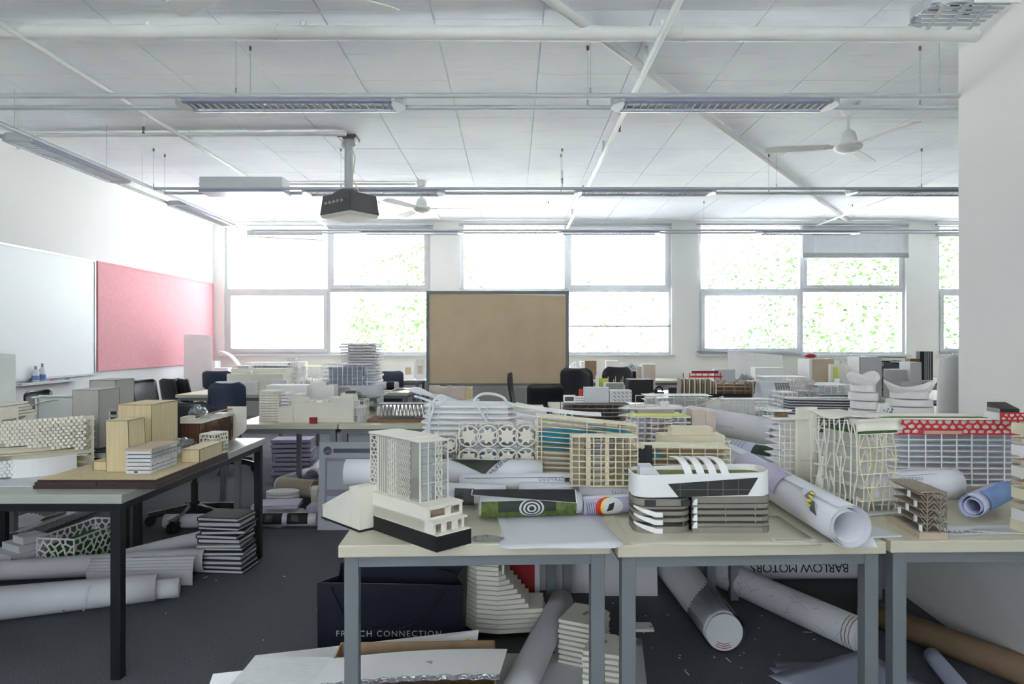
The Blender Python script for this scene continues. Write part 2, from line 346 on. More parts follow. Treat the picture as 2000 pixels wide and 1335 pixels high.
# blinds
def blind(label, x0, x1, z0, z1, tilt, step=.022, stack=0, skew=0):
    t = T('venetian_blind', label, 'blind', ((x0+x1)/2, YB-.05, z0), 0, 'aluminium blinds along the window wall'); h = z1-z0; w = (x1-x0)/2
    obj('headrail', G().box(-w, w, -.025, .02, h-.03, h), 'alu', t)
    g = G(); n = int((h-.05-stack)/step)
    for i in range(n):
        z = h-.045-i*step; dz = math.sin(R(tilt))*.0125; dy = math.cos(R(tilt))*.0125
        s = skew*(1-(z/h))
        g.add([(-w, -dy, z-dz), (w, -dy, z-dz-s), (w, dy, z+dz-s), (-w, dy, z+dz)], [(0, 1, 2, 3)])
    if stack:
        for i in range(int(stack/.004)): g.box(-w, w, -.0125, .0125, .025+i*.004, .027+i*.004)
    if g.v: stuff(obj('slats', g, 'lgrey', t))
    obj('bottom_rail', G().hexa([(-w, -.013, 0), (w, -.013, -skew), (w, .013, -skew), (-w, .013, 0)], [(-w, -.013, .022), (w, -.013, .022-skew), (w, .013, .022-skew), (-w, .013, .022)]), 'alu', t)
    for f in (-.8, 0, .8): obj('cord', G().tube([(w*f, -.015, .02), (w*f, -.015, h-.02)], .0018, 4), 'lgrey', t)
    return t
blind('raised blind gathered above the left half of the leftmost window', X(480, 11.1), X(628, 11.1), 3.02, 3.22, 10, stack=.10, skew=.06)
blind('raised blind gathered above the window half nearest the projector', X(640, 11.1), X(845, 11.1), 3.09, 3.24, 10, stack=.07)
blind('open-slatted blind hanging above the left end of the tan board', X(896, 11.1), X(1110, 11.1), 2.16, 3.24, 4)
blind('open-slatted blind stopping mid-window right of the tan board', X(1112, 11.1), X(1312, 11.1), 1.555, 3.24, 4)
blind('full-length open blind left of the partly closed short blind', X(1363, 11.1), X(1567, 11.1), 1.14, 3.24, 4, skew=.05)
blind('short closed blind covering the top of a window pane', X(1570, 11.1), X(1778, 11.1), 2.68, 3.24, 78, step=.02, stack=.06)
blind('raised blind at the far right window beside the near white wall', X(1832, 11.1), 8.3, 3.03, 3.24, 10, stack=.05)
# outside
struct(obj('ground', G().box(-60, 60, YB+.4, 80, -3.4, -3.2), 'soil'))
struct(obj('ground', G().box(-60, 60, -40, YF-.4, -3.4, -3.2), 'soil'))
def tree(label, x, y, h, r, seed, n=4200):
    rn = random.Random(seed); t = T('tree', label, 'tree', (x, y, -3.2), 0, 'trees beyond the windows')
    g = G(); g.tube([(0, 0, 0), (.1, 0, h*.4), (0, .1, h*.75)], [.2, .15, .06], 8)
    for k in range(9):
        a = rn.uniform(0, 6.28); z = h*rn.uniform(.3, .7); L = r*rn.uniform(.5, .9)
        g.tube([(.05, 0, z), (math.cos(a)*L*.5, math.sin(a)*L*.5, z+L*.4), (math.cos(a)*L, math.sin(a)*L, z+L*.7)], [.07, .045, .015], 5)
    obj('trunk', g, 'bark', t); g = G()
    for i in range(n):
        while 1:
            p = Vector((rn.uniform(-1, 1), rn.uniform(-1, 1), rn.uniform(-1, 1)))
            if .25 < p.length < 1: break
        k = (math.sin(p.x*7+seed)+math.sin(p.y*6)+math.sin(p.z*8+seed*2))
        if k < -.4: continue
        c = Vector((p.x*r, p.y*r, h*.66+p.z*h*.36)); u = Vector((rn.gauss(0, 1), rn.gauss(0, 1), rn.gauss(0, 1))).normalized(); v = u.orthogonal().normalized(); s = rn.uniform(.05, .12)
        g.add([c-u*s, c+v*s*.5, c+u*s, c-v*s*.5], [(0, 1, 2, 3)])
    stuff(obj('foliage', g, 'leaf', t)); return t
tree('pale green tree outside behind the tan pinboard and window', -2.6, 19.5, 7.4, 2.2, 1)
tree('sparse tree outside the window right of the tan board', 3.2, 23, 7.0, 2.0, 2, 1200)
tree('large leafy tree seen through the window with the closed short blind', 9.2, 20.5, 9.2, 3.4, 3, 9500)
tree('leafy tree at the far right window beside the near white wall', 13.6, 19.5, 9.5, 2.6, 4, 6000)
# ---- pipes and conduits
def pipe(label, a, b, r, m='pipe', name='ceiling_pipe', cat='pipe', group='painted pipes and conduits under the ceiling', collars=(), clips=()):
    a, b = Vector(a), Vector(b); t = T(name, label, cat, a, 0, group); d = b-a
    obj('pipe_run', G().tube([(0, 0, 0), d], r, 16), m, t, smooth=True)
    for f, L in collars: obj('collar', G().tube([d*f, d*f+d.normalized()*L], r*1.12, 16), m, t, smooth=True)
    for f in clips:
        p = d*f; up = H-(a+p).z
        obj('pipe_hanger', G().box(p.x-.012, p.x+.012, p.y-.02, p.y+.02, p.z+r*.8, p.z+up), m, t)
    return t
pipe('thick cream drain pipe crossing the full width of the ceiling', (X(-60, 4.24), 4.24, Z(62, 4.24)), (2.85, 4.19, Z(68, 4.19)), .044, collars=((.305, .03), (.62, .06), (.71, .03)), clips=(.18, .335, .69))
pipe('cream sprinkler pipe running towards the windows left of the projector', (-3.03, 2.6, 3.205), (-3.03, 11.1, 3.205), .018, clips=(.2, .45, .7, .9))
pipe('cream sprinkler pipe running towards the windows through the centre', (.90, 2.4, 3.16), (.90, 11.1, 3.16), .022, clips=(.25, .5, .72, .9))
pipe('thin sprinkler pipe running towards the rightmost window', (4.95, 5.5, 3.2), (4.95, 11.1, 3.2), .014, clips=(.3, .6))
pipe('square white conduit running diagonally under the ceiling', (-.2, 3.3, 3.265), (5.5, 11.15, 3.265), .028, 'wall', 'cable_conduit', 'conduit')
pipe('slim conduit ending at the projector mount box', (-4.75, 6.45, 3.27), (X(660, 6.4), 6.4, 3.27), .022, 'wall', 'cable_conduit', 'conduit', collars=((.985, .12),))
pipe('slim conduit ending at the far small ceiling fan', (-3.9, 8.5, 3.28), (-1.2, 8.5, 3.28), .014, 'wall', 'cable_conduit', 'conduit')
pipe('upright cream pipe in the upper left corner beside the wall light', (-4.05, 5.6, 2.9), (-4.05, 5.6, 3.28), .012)
for k, (x, y) in enumerate(((X(280, 6.0), 6.0), (X(1205, 6.1), 5.95), (X(1098, 7.9), 7.9))):
    t = T('sprinkler_head', ('sprinkler head hanging above the left end of the near light rail', 'brass sprinkler head on the central ceiling pipe', 'small sprinkler head between the second and third light rails')[k], 'sprinkler', (x, y, 3.18), 0, 'sprinkler heads')
    obj('drop_pipe', G().tube([(0, 0, .03), (0, 0, .12)], .012, 8), 'pipe', t); obj('nozzle', G().lathe([(.006, -.03), (.014, -.028), (.006, -.01), (.012, .0), (.012, .03)], 8), 'brass', t)
# ---- light rails and luminaires
ZR = 2.89
LG = 'suspended fluorescent luminaires with louvres'
def luminaire(label, x0, y0, L, along='x'):
    t = T('luminaire', label, 'ceiling light', (x0, y0, ZR-.035), 0 if along == 'x' else 90, LG); w = .11
    # local: length 0..L on x, width -w..w on y
    prof = [(-w, .03), (-w+.01, .05), (w-.01, .05), (w, .03), (w, 0), (w-.03, -.005), (w-.035, .012), (-w+.035, .012), (-w+.03, -.005), (-w, 0)]
    n = len(prof); vs = [(x, y, z) for x in (0.02, L-.02) for y, z in prof]
    g = G().add(vs, [(i, (i+1) % n, n+(i+1) % n, n+i) for i in range(n)]); obj('housing', g, 'lav', t)
    for e in (0, 1):
        xx = 0 if e == 0 else L; dx = -1 if e == 0 else 1
        g = G().prism([(xx, -w), (xx-dx*.03, -w), (xx-dx*.03, w), (xx, w), (xx+dx*.045, w*.5), (xx+dx*.055, 0), (xx+dx*.045, -w*.5)], .0, .052); obj('end_cap', g, 'rail', t, bevel=.004)
    g = G(); nL = 26
    for i in range(nL+1):
        x = .05+(L-.1)*i/nL; g.add([(x-.008, -.07, .028), (x, -.07, .001), (x, .07, .001), (x-.008, .07, .028), (x+.008, -.07, .028), (x+.008, .07, .028)], [(0, 1, 2, 3), (4, 5, 2, 1)])
    stuff(obj('louvre', g, 'lamp', t)); obj('side_reflector', G().box(.03, L-.03, -.075, -.07, 0, .03), 'lamp', t); obj('side_reflector', G().box(.03, L-.03, .07, .075, 0, .03), 'lamp', t)
    return t
def rails(label, y, x0, x1, wires, zr=ZR):
    t = T('light_rail', label, 'light rail', (x0, y, zr), 0, 'suspended light rails')
    for k in (0, 1):
        obj('rail_tube', G().tube([(0, k*.22, 0), (x1-x0, k*.22, 0)], .016, 10), 'rail', t, smooth=True)
    for x, k in wires:
        wr_ = obj('suspension_wire', G().tube([(x-x0, k*.22, .01), (x-x0, k*.22, H-zr)], .0016, 4), 'alu', t)
        obj('anchor', G().tube([(x-x0, k*.22, H-zr-.03), (x-x0, k*.22, H-zr)], .009, 8), 'brass', wr_)
        obj('gripper', G().tube([(x-x0, k*.22, .012), (x-x0, k*.22, .05)], .006, 6), 'alu', wr_)
    return t
xw = [-3.35, -1.72, .58, 2.7, 4.2, 6.4]
rails('twin light rail nearest the camera', 4.35, -4.6, 8.5, [(X(461, 4.35), 0), (X(489, 4.57), 1), (X(1153, 4.35), 0), (X(1148, 4.57), 1), (X(1835, 4.35), 0), (X(1797, 4.57), 1)])
rails('twin light rail passing behind the projector', 7.0, -3.68, 8.5, [(X(300, 7.0), 0), (X(320, 7.2), 1), (X(666, 7.0), 0), (X(1098, 7.0), 0), (X(1096, 7.2), 1), (X(1517, 7), 0), (X(1503, 7.2), 1), (X(1800, 7), 0)])
rails('twin light rail closest to the windows', 9.65, -3.68, 8.5, [(X(740, 9.65), 0), (X(1071, 9.65), 0), (X(1375, 9.65), 0), (X(1680, 9.65), 1)])
for y, nm in ((4.46, 'near rail'), (7.11, 'middle rail'), (9.76, 'rail by the windows')):
    luminaire('louvred light on the %s, left of centre' % nm, -2.13, y, 1.38)
    luminaire('louvred light on the %s, right of centre' % nm, .70, y, 1.37)
    if y > 5: luminaire('louvred light on the %s, far right end' % nm, 3.54, y, 1.37)
t = T('light_rail', 'twin light rail running along the left wall towards the windows', 'light rail', (-3.68, 2.5, ZR), 0, 'suspended light rails')
for k in (0, 1): obj('rail_tube', G().tube([(-k*.22, 0, 0), (-k*.22, 7.05, 0)], .016, 10), 'rail', t, smooth=True)
for yy, k in ((X(0, 1)*0+3.3, 0), (4.75, 1), (3.9, 0), (6.6, 1), (5.6, 0)):
    obj('suspension_wire', G().tube([(-k*.22, yy-2.5+.6, .01), (-k*.22, yy-2.5+.6, H-ZR)], .0016, 4), 'alu', t)
luminaire('louvred light along the left wall, nearest the camera', -3.79, 5.22, 1.38, 'y')
luminaire('louvred light along the left wall, beyond the grey box', -3.79, 7.72, 1.38, 'y')
t = T('control_box', 'long grey metal box sitting on the middle light rail', 'box', (X(390, 7), 6.99, 2.865), 0)
obj('box_body', G().box(0, .85, 0, .24, 0, .145), 'lgrey', t, bevel=.004); obj('lower_lip', G().box(-.005, .86, -.006, .25, -.012, .02), 'lav', t)
# ---- fans
def fan(label, x, y, angs, zb=2.97):
    t = T('ceiling_fan', label, 'fan', (x, y, zb), 0, 'white three-bladed ceiling fans')
    obj('canopy_cup', G().lathe([(.03, .25), (.05, .27), (.07, H-zb)], 20), 'wall', t, smooth=True)
    obj('drop_rod', G().tube([(0, 0, .06), (0, 0, .27)], .012, 10), 'pipe', t)
    obj('motor', G().lathe([(.02, -.06), (.085, -.045), (.105, -.03), (.115, -.005), (.105, .012), (.07, .025), (.068, .07), (.055, .11), (.03, .13), (.015, .14)], 28), 'pipe', t, smooth=True)
    for a in angs:
        c, s = math.cos(R(a)), math.sin(R(a)); tw = R(11)
        def pt(r, w): return (c*r-s*w*math.cos(tw), s*r+c*w*math.cos(tw), w*math.sin(tw))
        g = G().plate([pt(.16, -.045), pt(.62, -.06), pt(.665, -.045), pt(.665, .045), pt(.62, .06), pt(.16, .045)], .006); b = obj('blade', g, 'wall', t)
        obj('blade_bracket', G().plate([pt(.08, -.02), pt(.2, -.035), pt(.2, .035), pt(.08, .02)], .009), 'pipe', b)
fan('white ceiling fan at upper right, beside the near white wall', 2.83, 5.75, (170, 48, -72))
fan('white ceiling fan in the distance right of the projector', -1.12, 8.47, (0, 122, 238))
fan('nearest white ceiling fan, only two blade tips in the picture', -1.13, 3.03, (147, 34, -92))
# ---- projector
pd = 6.6; pxx = X(681, pd)
t = T('projector', 'dark grey video projector hanging from the ceiling on a pole', 'projector', (pxx, pd, 2.48), 0)
obj('ceiling_plate', G().box(-.09, .09, -.09, .09, .79, .82), 'dgrey', t, bevel=.004)
obj('swivel_joint', G().lathe([(.05, .7), (.07, .73), (.06, .77), (.05, .79)], 16), 'rail', t, smooth=True)
obj('pole', G().tube([(0, 0, .28), (0, 0, .72)], .04, 16), 'rail', t, smooth=True)
obj('mount_bracket', G().hexa([(-.13, -.1, .25), (.13, -.1, .25), (.13, .1, .25), (-.13, .1, .25)], [(-.05, -.05, .31), (.05, -.05, .31), (.05, .05, .31), (-.05, .05, .31)]), 'dgrey', t)
a = R(-38)
def rz2(x, y, a): return (x*math.cos(a)-y*math.sin(a), x*math.sin(a)+y*math.cos(a))
def rquad(pts, z): return [rz2(x, y, a)+(z,) for x, y in pts]
body = obj('projector_body', G().hexa(rquad([(-.23, -.17), (.23, -.17), (.23, .19), (-.23, .19)], .06), rquad([(-.21, -.15), (.21, -.15), (.21, .17), (-.21, .17)], .25)), 'dgrey', t, bevel=.012)
obj('underside_cover', G().hexa(rquad([(-.21, -.15), (.21, -.15), (.21, .17), (-.21, .17)], .03), rquad([(-.23, -.17), (.23, -.17), (.23, .19), (-.23, .19)], .062)), 'offwhite', t, bevel=.006)
for k in range(5):
    p = rz2(-.235, -.12+.05*k, a); q = rz2(-.1+.06*k, -.18, a)
    obj('socket', G().tube([(q[0], q[1], .16), (q[0]-.01, q[1]-.014, .16)], .015, 10), 'alu', body)
obj('lens', G().tube([rz2(.08, .2, a)+(.14,), rz2(.08, .24, a)+(.14,)], .05, 18), 'black', t, smooth=True)
obj('cable', G().tube([(.03, -.03, .75), (.08, -.08, .6), (.05, -.06, .4), (.1, -.1, .31), (.12, -.1, .27)], .006, 6), 'cream', t, smooth=True)
# ---- cable tray ring at the upper right
td = 3.2
t = T('cable_tray', 'curved perforated metal bracket at the ceiling in the top right corner', 'bracket', (X(1865, td), td, Z(20, td)), 0)
ring = G()
for k in range(18):
    a0, a1 = R(100+k*15), R(115+k*15)
    ring.bar((.13*math.cos(a0)-.06, .13*math.sin(a0), 0), (.13*math.cos(a1)-.06, .13*math.sin(a1), 0), (math.cos(a0), math.sin(a0), 0), .05, .004) if k < 14 else None
obj('curved_rim', ring, 'rail', t)
for k in range(6):
    o_ = obj('slotted_arm', G().box(-.17+k*.004, .19, -.11+k*.042, -.09+k*.042, -.02, -.014), 'rail', t)
for x in (-.1, .0, .1): obj('cross_arm', G().bar((x-.02, -.12, -.03), (x+.05, .13, -.03), (0, 0, 1), .02, .005), 'rail', t)
obj('perforated_plate', G().box(.0, .21, -.135, -.128, -.03, .05), 'pipe', t)
for x in (.05, .11, .17): obj('bolt_hole', G().tube([(x, -.1355, .02), (x, -.139, .02)], .009, 10), 'black', t)
for x, y in ((-.1, 0), (-.03, -.05), (.07, .02)): obj('clamp', G().lathe([(.012, -.0), (.022, .01), (.018, .04), (.01, .06)], 10, (x, y, -.01)), 'dgrey', t)
obj('ceiling_rod', G().tube([(0, 0, 0), (0, 0, H-Z(20, td))], .012, 8), 'rail', t)
# ---- boards on the left wall
def wallboard(name, label, cat, y0, y1, z0, z1, mface, fr='alu'):
    t = T(name, label, cat, (XL, y0, z0), 0); L = y1-y0; h = z1-z0
    obj('board_face', G().box(.006, .018, 0.01, L-.01, 0.01, h-.01), mface, t)
    g = G(); v = [(x, y, z) for x in (0, .026) for (y, z) in ((0, 0), (L, 0), (L, h), (0, h), (.02, .02), (L-.02, .02), (L-.02, h-.02), (.02, h-.02))]; f = []
    for i in range(4):
        j = (i+1) % 4; f += [(i, 4+i, 4+j, j), (8+i, 8+j, 12+j, 12+i), (i, j, 8+j, 8+i), (4+j, 4+i, 12+i, 12+j)]
    obj('board_frame', g.add(v, f), fr, t); return t
wb = wallboard('whiteboard', 'white enamel whiteboard with aluminium frame on the left wall', 'whiteboard', 4.6, 8.0, .93, 2.27, 'wboard')
pb = wallboard('pinboard', 'pink felt pinboard on the left wall beside the whiteboard', 'pinboard', 8.04, 11.16, .97, 2.27, 'pinkfelt', 'pinkfelt')
g = G().prism([(0, 0), (.1, .06), (.1, 1.0), (0, 1.06)], .0, .012); 
t = T('pen_tray', 'aluminium pen tray fixed to the wall under the whiteboard', 'tray', (XL, 6.62, .885), 0); obj('ledge', g, 'alu', t); obj('ledge_lip', G().box(.095, .102, .06, 1.0, 0, .028), 'alu', t)
t = T('marker_pens', 'small heap of marker pens lying on the pen tray', 'pens', (XL+.05, 7.2, .9), 0)
for k, (c, y) in enumerate((('red', 0), ('inkblue', .12), ('ink', .2), ('lilac', -.12))): obj('pen', G().tube([(0, y-.06, .012), (.01, y+.06, .012)], .009, 8), c, t)
for k, (y, lb) in enumerate(((6.95, 'white spray bottle with blue label on the pen tray, left one'), (7.05, 'taller white bottle with blue label on the pen tray, right one'))):
    t = T('spray_bottle', lb, 'bottle', (XL+.05, y, .9), 0, 'bottles on the pen tray'); h = .15+.02*k
    obj('bottle_body', G().lathe([(.03, 0), (.032, .01), (.032, h*.75), (.014, h*.92)], 14), 'white', t, smooth=True); obj('label_band', G().lathe([(.033, .03), (.033, h*.5)], 14), 'inkblue', t); obj('cap', G().lathe([(.012, h*.92), (.012, h*1.15)], 10), 'lilac', t)
# ============================================================ FURNITURE
def table(label, x0, x1, y0, y1, fr='steel', topm='top', z=TZ, lw=.042, tt=.036, ap=.034, inset=.015, group='steel-framed studio tables', rz=0):
    t = T('studio_table', label, 'table', (x0, y0, 0), rz, group); w, d = x1-x0, y1-y0
    obj('tabletop', G().box(0, w, 0, d, z-tt, z), topm, t, bevel=.003)
    i = inset; zb = z-tt
    for a in (0, 1):
        for b in (0, 1):
            x = i if a == 0 else w-i-lw; y = i if b == 0 else d-i-lw
            obj('leg', G().box(x, x+lw, y, y+lw, 0, zb-.0005), fr, t, bevel=.002)
    e = .004
    obj('rail', G().box(i+lw, w-i-lw, i+e, i+lw-e, zb-ap, zb-.001), fr, t); obj('rail', G().box(i+lw, w-i-lw, d-i-lw+e, d-i-e, zb-ap, zb-.001), fr, t)
    obj('rail', G().box(i+e, i+lw-e, i+lw, d-i-lw, zb-ap, zb-.001), fr, t); obj('rail', G().box(w-i-lw+e, w-i-e, i+lw, d-i-lw, zb-ap, zb-.001), fr, t)
    return t
table('front table with grey steel legs, holding the tower on the black base', -.51, .295, 2.0, 3.5, rz=2.4)
table('front table with grey steel legs, holding the curved white-banded building', .31, 1.118, 2.0, 3.5, rz=2.6)
table('front table at the right edge, holding the red-roofed slatted model', 1.135, 1.95, 2.045, 3.55, rz=1.2)
table('black-framed desk at the left with a grey-green top', -2.33, -1.52, 2.66, 4.22, 'bsteel', 'topg', lw=.04)
table('black-framed desk at the left picture edge, mostly out of frame', -3.15, -2.34, 2.66, 4.22, 'bsteel', 'topg', lw=.04)
table('grey-legged table behind the left black-framed desk', -3.17, -2.38, 4.25, 5.75)
table('grey-legged table at far left behind the white brick-patterned model', -4.0, -3.2, 4.25, 5.75)
table('middle table holding the terraced white model, near its left corner', -2.02, -1.255, 4.9, 6.4)
table('middle table holding the grey zigzag truss model', -1.245, -.48, 4.9, 6.4)
table('middle table behind the inflated white slatted model', -.47, .29, 4.9, 6.4)
table('second-row table behind the white-banded building table', -.22, .545, 3.64, 4.85)
table('second-row table in the middle of the clutter on the right', .555, 1.94, 3.64, 5.1)
table('second-row table beside the near white wall', 1.955, 2.75, 3.64, 5.1)
table('third-row table right of centre under the dark stacked-slab model', .35, 1.8, 5.2, 6.7)
table('third-row table on the right under the printed paper rolls', 1.85, 3.9, 5.2, 6.7)
table('fourth-row table under the brown timber-slatted model', 1.2, 3.2, 6.9, 8.3)
table('fourth-row table at the right behind the white blob models', 3.25, 5.9, 6.9, 8.3)
table('table at back left, in front of the pink pinboard corner', -3.75, -2.55, 7.6, 8.4)
table('table at back left holding the white slat tower', -2.5, -1.2, 7.9, 8.7)
table('wall table under the leftmost window', -4.6, -1.4, 10.3, 11.1, group='tables along the window wall')
table('wall table beneath the window behind the tan board', -1.3, 1.9, 10.3, 11.1, group='tables along the window wall')
table('wall table beneath the window left of the folded white boards', 2.0, 4.6, 10.3, 11.1, group='tables along the window wall')
table('wall table beneath the rightmost visible windows', 4.7, 8.3, 10.3, 11.1, group='tables along the window wall')
# ---- chairs
def shell_chair(label, loc, rz, m='plastic', w=.42, hb=.84):
    t = T('shell_chair', label, 'chair', loc, rz, 'moulded plastic chairs')
    prof = [(-.21, .425), (-.19, .44), (-.1, .435), (.05, .43), (.14, .44), (.185, .48), (.205, .56), (.225, .66), (.245, .76), (.255, hb-.03), (.25, hb)]
    def wid(v):
        if v > .86: k = (v-.86)/.14; return w/2*math.sqrt(max(0, 1-(k*.75)**2.5))
        if v < .06: return w/2*(.8+.2*v/.06)
        return w/2*(1-.10*max(0, 1-abs(v-.45)/.2))
    def fn(u, v):
        f = v*(len(prof)-1); i = min(int(f), len(prof)-2); k = f-i
        y = prof[i][0]*(1-k)+prof[i+1][0]*k; z = prof[i][1]*(1-k)+prof[i+1][1]*k; x = (u*2-1)
        c = x*x*.03
        return (x*wid(v), y-(c if v > .5 else 0), z+(c if v <= .5 else 0))
    obj('shell', G().grid(fn, 10, 24), m, t, smooth=2, solid=.012)
    for a in (-1, 1):
        for b, y in ((0, -.15), (1, .12)):
            obj('leg', G().tube([(a*.13, y, .43), (a*.2, y+(-.05 if b == 0 else .09), .01)], .011, 8), 'bsteel', t)
    return t
def swivel_chair(label, loc, rz, m='plastic', seat=.46, hb=.9, bw=.40, arms=0):
    t = T('swivel_chair', label, 'chair', loc, rz, 'swivel chairs on five-star bases')
    for k in range(5):
        a = R(72*k+10); c, s = math.cos(a), math.sin(a)
        b = obj('base_arm', G().hexa([(c*.03+s*.032, s*.03-c*.032, .07), (c*.03-s*.032, s*.03+c*.032, .07), (c*.29+s*.022, s*.29-c*.022, .055), (c*.29-s*.022, s*.29+c*.022, .055)],
                                   [(c*.03+s*.03, s*.03-c*.03, .14), (c*.03-s*.03, s*.03+c*.03, .14), (c*.31+s*.022, s*.31-c*.022, .09), (c*.31-s*.022, s*.31+c*.022, .09)]), 'plastic', t, bevel=.006)
        for e in (-1, 1):
            obj('caster', G().tube([(c*.29-s*e*.006, s*.29+c*e*.006, .035), (c*.29-s*e*.03, s*.29+c*e*.03, .035)], .035, 14), 'rubber', b, smooth=True)
    obj('column', G().lathe([(.035, .07), (.035, .16), (.025, .16), (.025, .30), (.018, .30), (.018, seat-.04)], 16), 'plastic', t, smooth=True)
    obj('seat', G().prism(rrect(-.23, .23, -.23, .23, .09), seat-.045, seat+.02), m, t, bevel=.02, smooth=True)
    obj('back_support', G().tube([(0, .12, seat-.05), (0, .26, seat-.03), (0, .29, seat+.1), (0, .27, seat+.25)], .016, 8), 'plastic', t)
    def fn(u, v):
        x = u*2-1; ww = bw/2*(1 if v < .8 else math.sqrt(max(0.02, 1-((v-.8)/.2*.8)**2.4)))*(.85+.15*min(1, v/.15))
        return (x*ww, .27-.04*x*x+.03*(v-.4)**2, seat+.13+(hb-seat-.13)*v)
    obj('backrest', G().grid(fn, 10, 14), m, t, smooth=2, solid=.03)
    if arms:
        for a in (-1, 1): obj('armrest', G().tube([(a*.2, .05, seat-.03), (a*.27, .05, seat), (a*.27, .03, seat+.18), (a*.27, -.15, seat+.2)], .016, 8), 'plastic', t)
    return t
def och(px, d): return (X(px, d), d, 0)
swivel_chair('black swivel chair whose five-star base shows behind the black desk leg', och(380, 5.0), 185, hb=.90, bw=.44)
swivel_chair('navy blue chair with casters in front of the back-left table', och(446, 7.0), 200, 'blue', hb=.91, bw=.34)
shell_chair('dark shell chair facing the pink pinboard, leftmost of the row of three', och(362, 9.0), 165)
shell_chair('dark shell chair seen edge-on, second of the row by the pinboard', och(384, 8.9), 110, w=.4)
shell_chair('dark shell chair seen edge-on, third of the row by the pinboard', och(404, 8.9), 118, w=.4)
shell_chair('navy shell chair in the far left corner behind the white foam model', och(437, 9.9), 180, 'blue', hb=.90)
shell_chair('dark shell chair below the whiteboard, behind the tall grey block model', och(250, 6.9), 160, hb=.86, w=.4)
shell_chair('thin dark chair back seen side-on against the wall under the pinboard', och(314, 8.2), 80, hb=.86)
shell_chair('dark shell chair seen side-on left of the tall grey block model', och(126, 6.2), 95, hb=.88)
shell_chair('black shell chair seen from behind at the foot of the tan board', och(1063, 7.8), 180, hb=.85, w=.40)
shell_chair('black shell chair seen side-on at the foot of the tan board', och(1032, 8.4), 84, hb=.93)
swivel_chair('tall black chair right of the tan board, nearest to the board', och(1142, 8.4), 150, hb=1.0, bw=.42)
swivel_chair('tall black chair right of the tan board, farther right', och(1188, 8.8), 200, hb=1.0, bw=.42)
shell_chair('black chair back beyond the cream block models right of centre', och(1228, 9.2), 180, hb=.93)
shell_chair('blue chair behind the far table left of the tan board', och(763, 9.4), 190, 'blue', hb=.92, w=.34)
# ---- mobile tan board
bd = 8.8; bx0, bx1 = X(836, bd), X(1108, bd)
t = T('mobile_pinboard', 'large tan pinboard in a grey frame on a wheeled stand', 'board', ((bx0+bx1)/2, bd, 0), 0); hw = (bx1-bx0)/2
obj('felt_panel', G().box(-hw+.02, hw-.02, -.012, .012, Z(751, bd)+.02, Z(569, bd)-.02), 'tan', t)
obj('top_rail', G().box(-hw, hw, -.018, .018, Z(570, bd)-.025, Z(568, bd)), 'steel', t); obj('bottom_rail', G().box(-hw, hw, -.018, .018, Z(753, bd), Z(748, bd)), 'steel', t)
for a in (-1, 1):
    obj('side_post', G().box(a*hw-.02, a*hw+.02, -.02, .02, .09, Z(568, bd)), 'steel', t)
    ft = obj('foot', G().box(a*hw-.025, a*hw+.025, -.28, .28, .06, .1), 'steel', t)
    for b in (-1, 1): obj('caster', G().tube([(a*hw-.015, b*.25, .031), (a*hw+.015, b*.25, .031)], .03, 12), 'rubber', ft)
obj('top_gap_strip', G().vprism([(-.05, Z(570, bd)-.03), (hw-.03, Z(570, bd)-.03), (hw-.03, Z(570, bd)-.055)], -.016, -.0125), 'white', t)
# ============================================================ MODELS: generic builders
CM = 'model'
def slabs(label, loc, rz, out, n, pitch, th=.004, m='white', cols=None, cm='white', cr=.002, jit=0, seed=0, core=None, corem='lgrey', roof=None, z0=0, name='slab_model', group=None, shift=None, facade=None, rail_=None):
    """stack of floor slabs with outline out(k)->[(x,y)..], round columns, core box"""
    t = T(name, label, CM, loc, rz, group); rn = random.Random(seed)
    for k in range(n):
        pts = out(k) if callable(out) else out
        if jit: dx, dy = rn.uniform(-jit, jit), rn.uniform(-jit, jit); pts = [(x+dx, y+dy) for x, y in pts]
        obj('floor_slab', G().prism(pts, z0+k*pitch, z0+k*pitch+th), m, t)
    top = z0+(n-1)*pitch
    if cols:
        g = G()
        for x, y in cols: g.box(x-cr, x+cr, y-cr, y+cr, 0, top)
        stuff(obj('columns', g, cm, t))
    if core:
        for c in (core if isinstance(core, list) else [core]): obj('core', G().box(*c, 0, top), corem, t)
    if roof: obj('roof', G().prism(out(n-1) if callable(out) else out, top+th, top+th+.003), roof, t)
    return t
def rect(w, d): return [(0, 0), (w, 0), (w, d), (0, d)]
def gridcols(w, d, nx, ny, m=.006): return [(m+(w-2*m)*i/(nx-1), m+(d-2*m)*j/(ny-1)) for i in range(nx) for j in range(ny)]
def blocks(label, loc, rz, bl, m='white', name='massing_model', group=None, bevel=0, seams=None):
    t = T(name, label, CM, loc, rz, group)
    for b in bl:
        mm = b[6] if len(b) > 6 else m; nm = b[7] if len(b) > 7 else 'block'
        obj(nm, G().box(*b[:6]), mm, t, bevel=bevel)
    return t
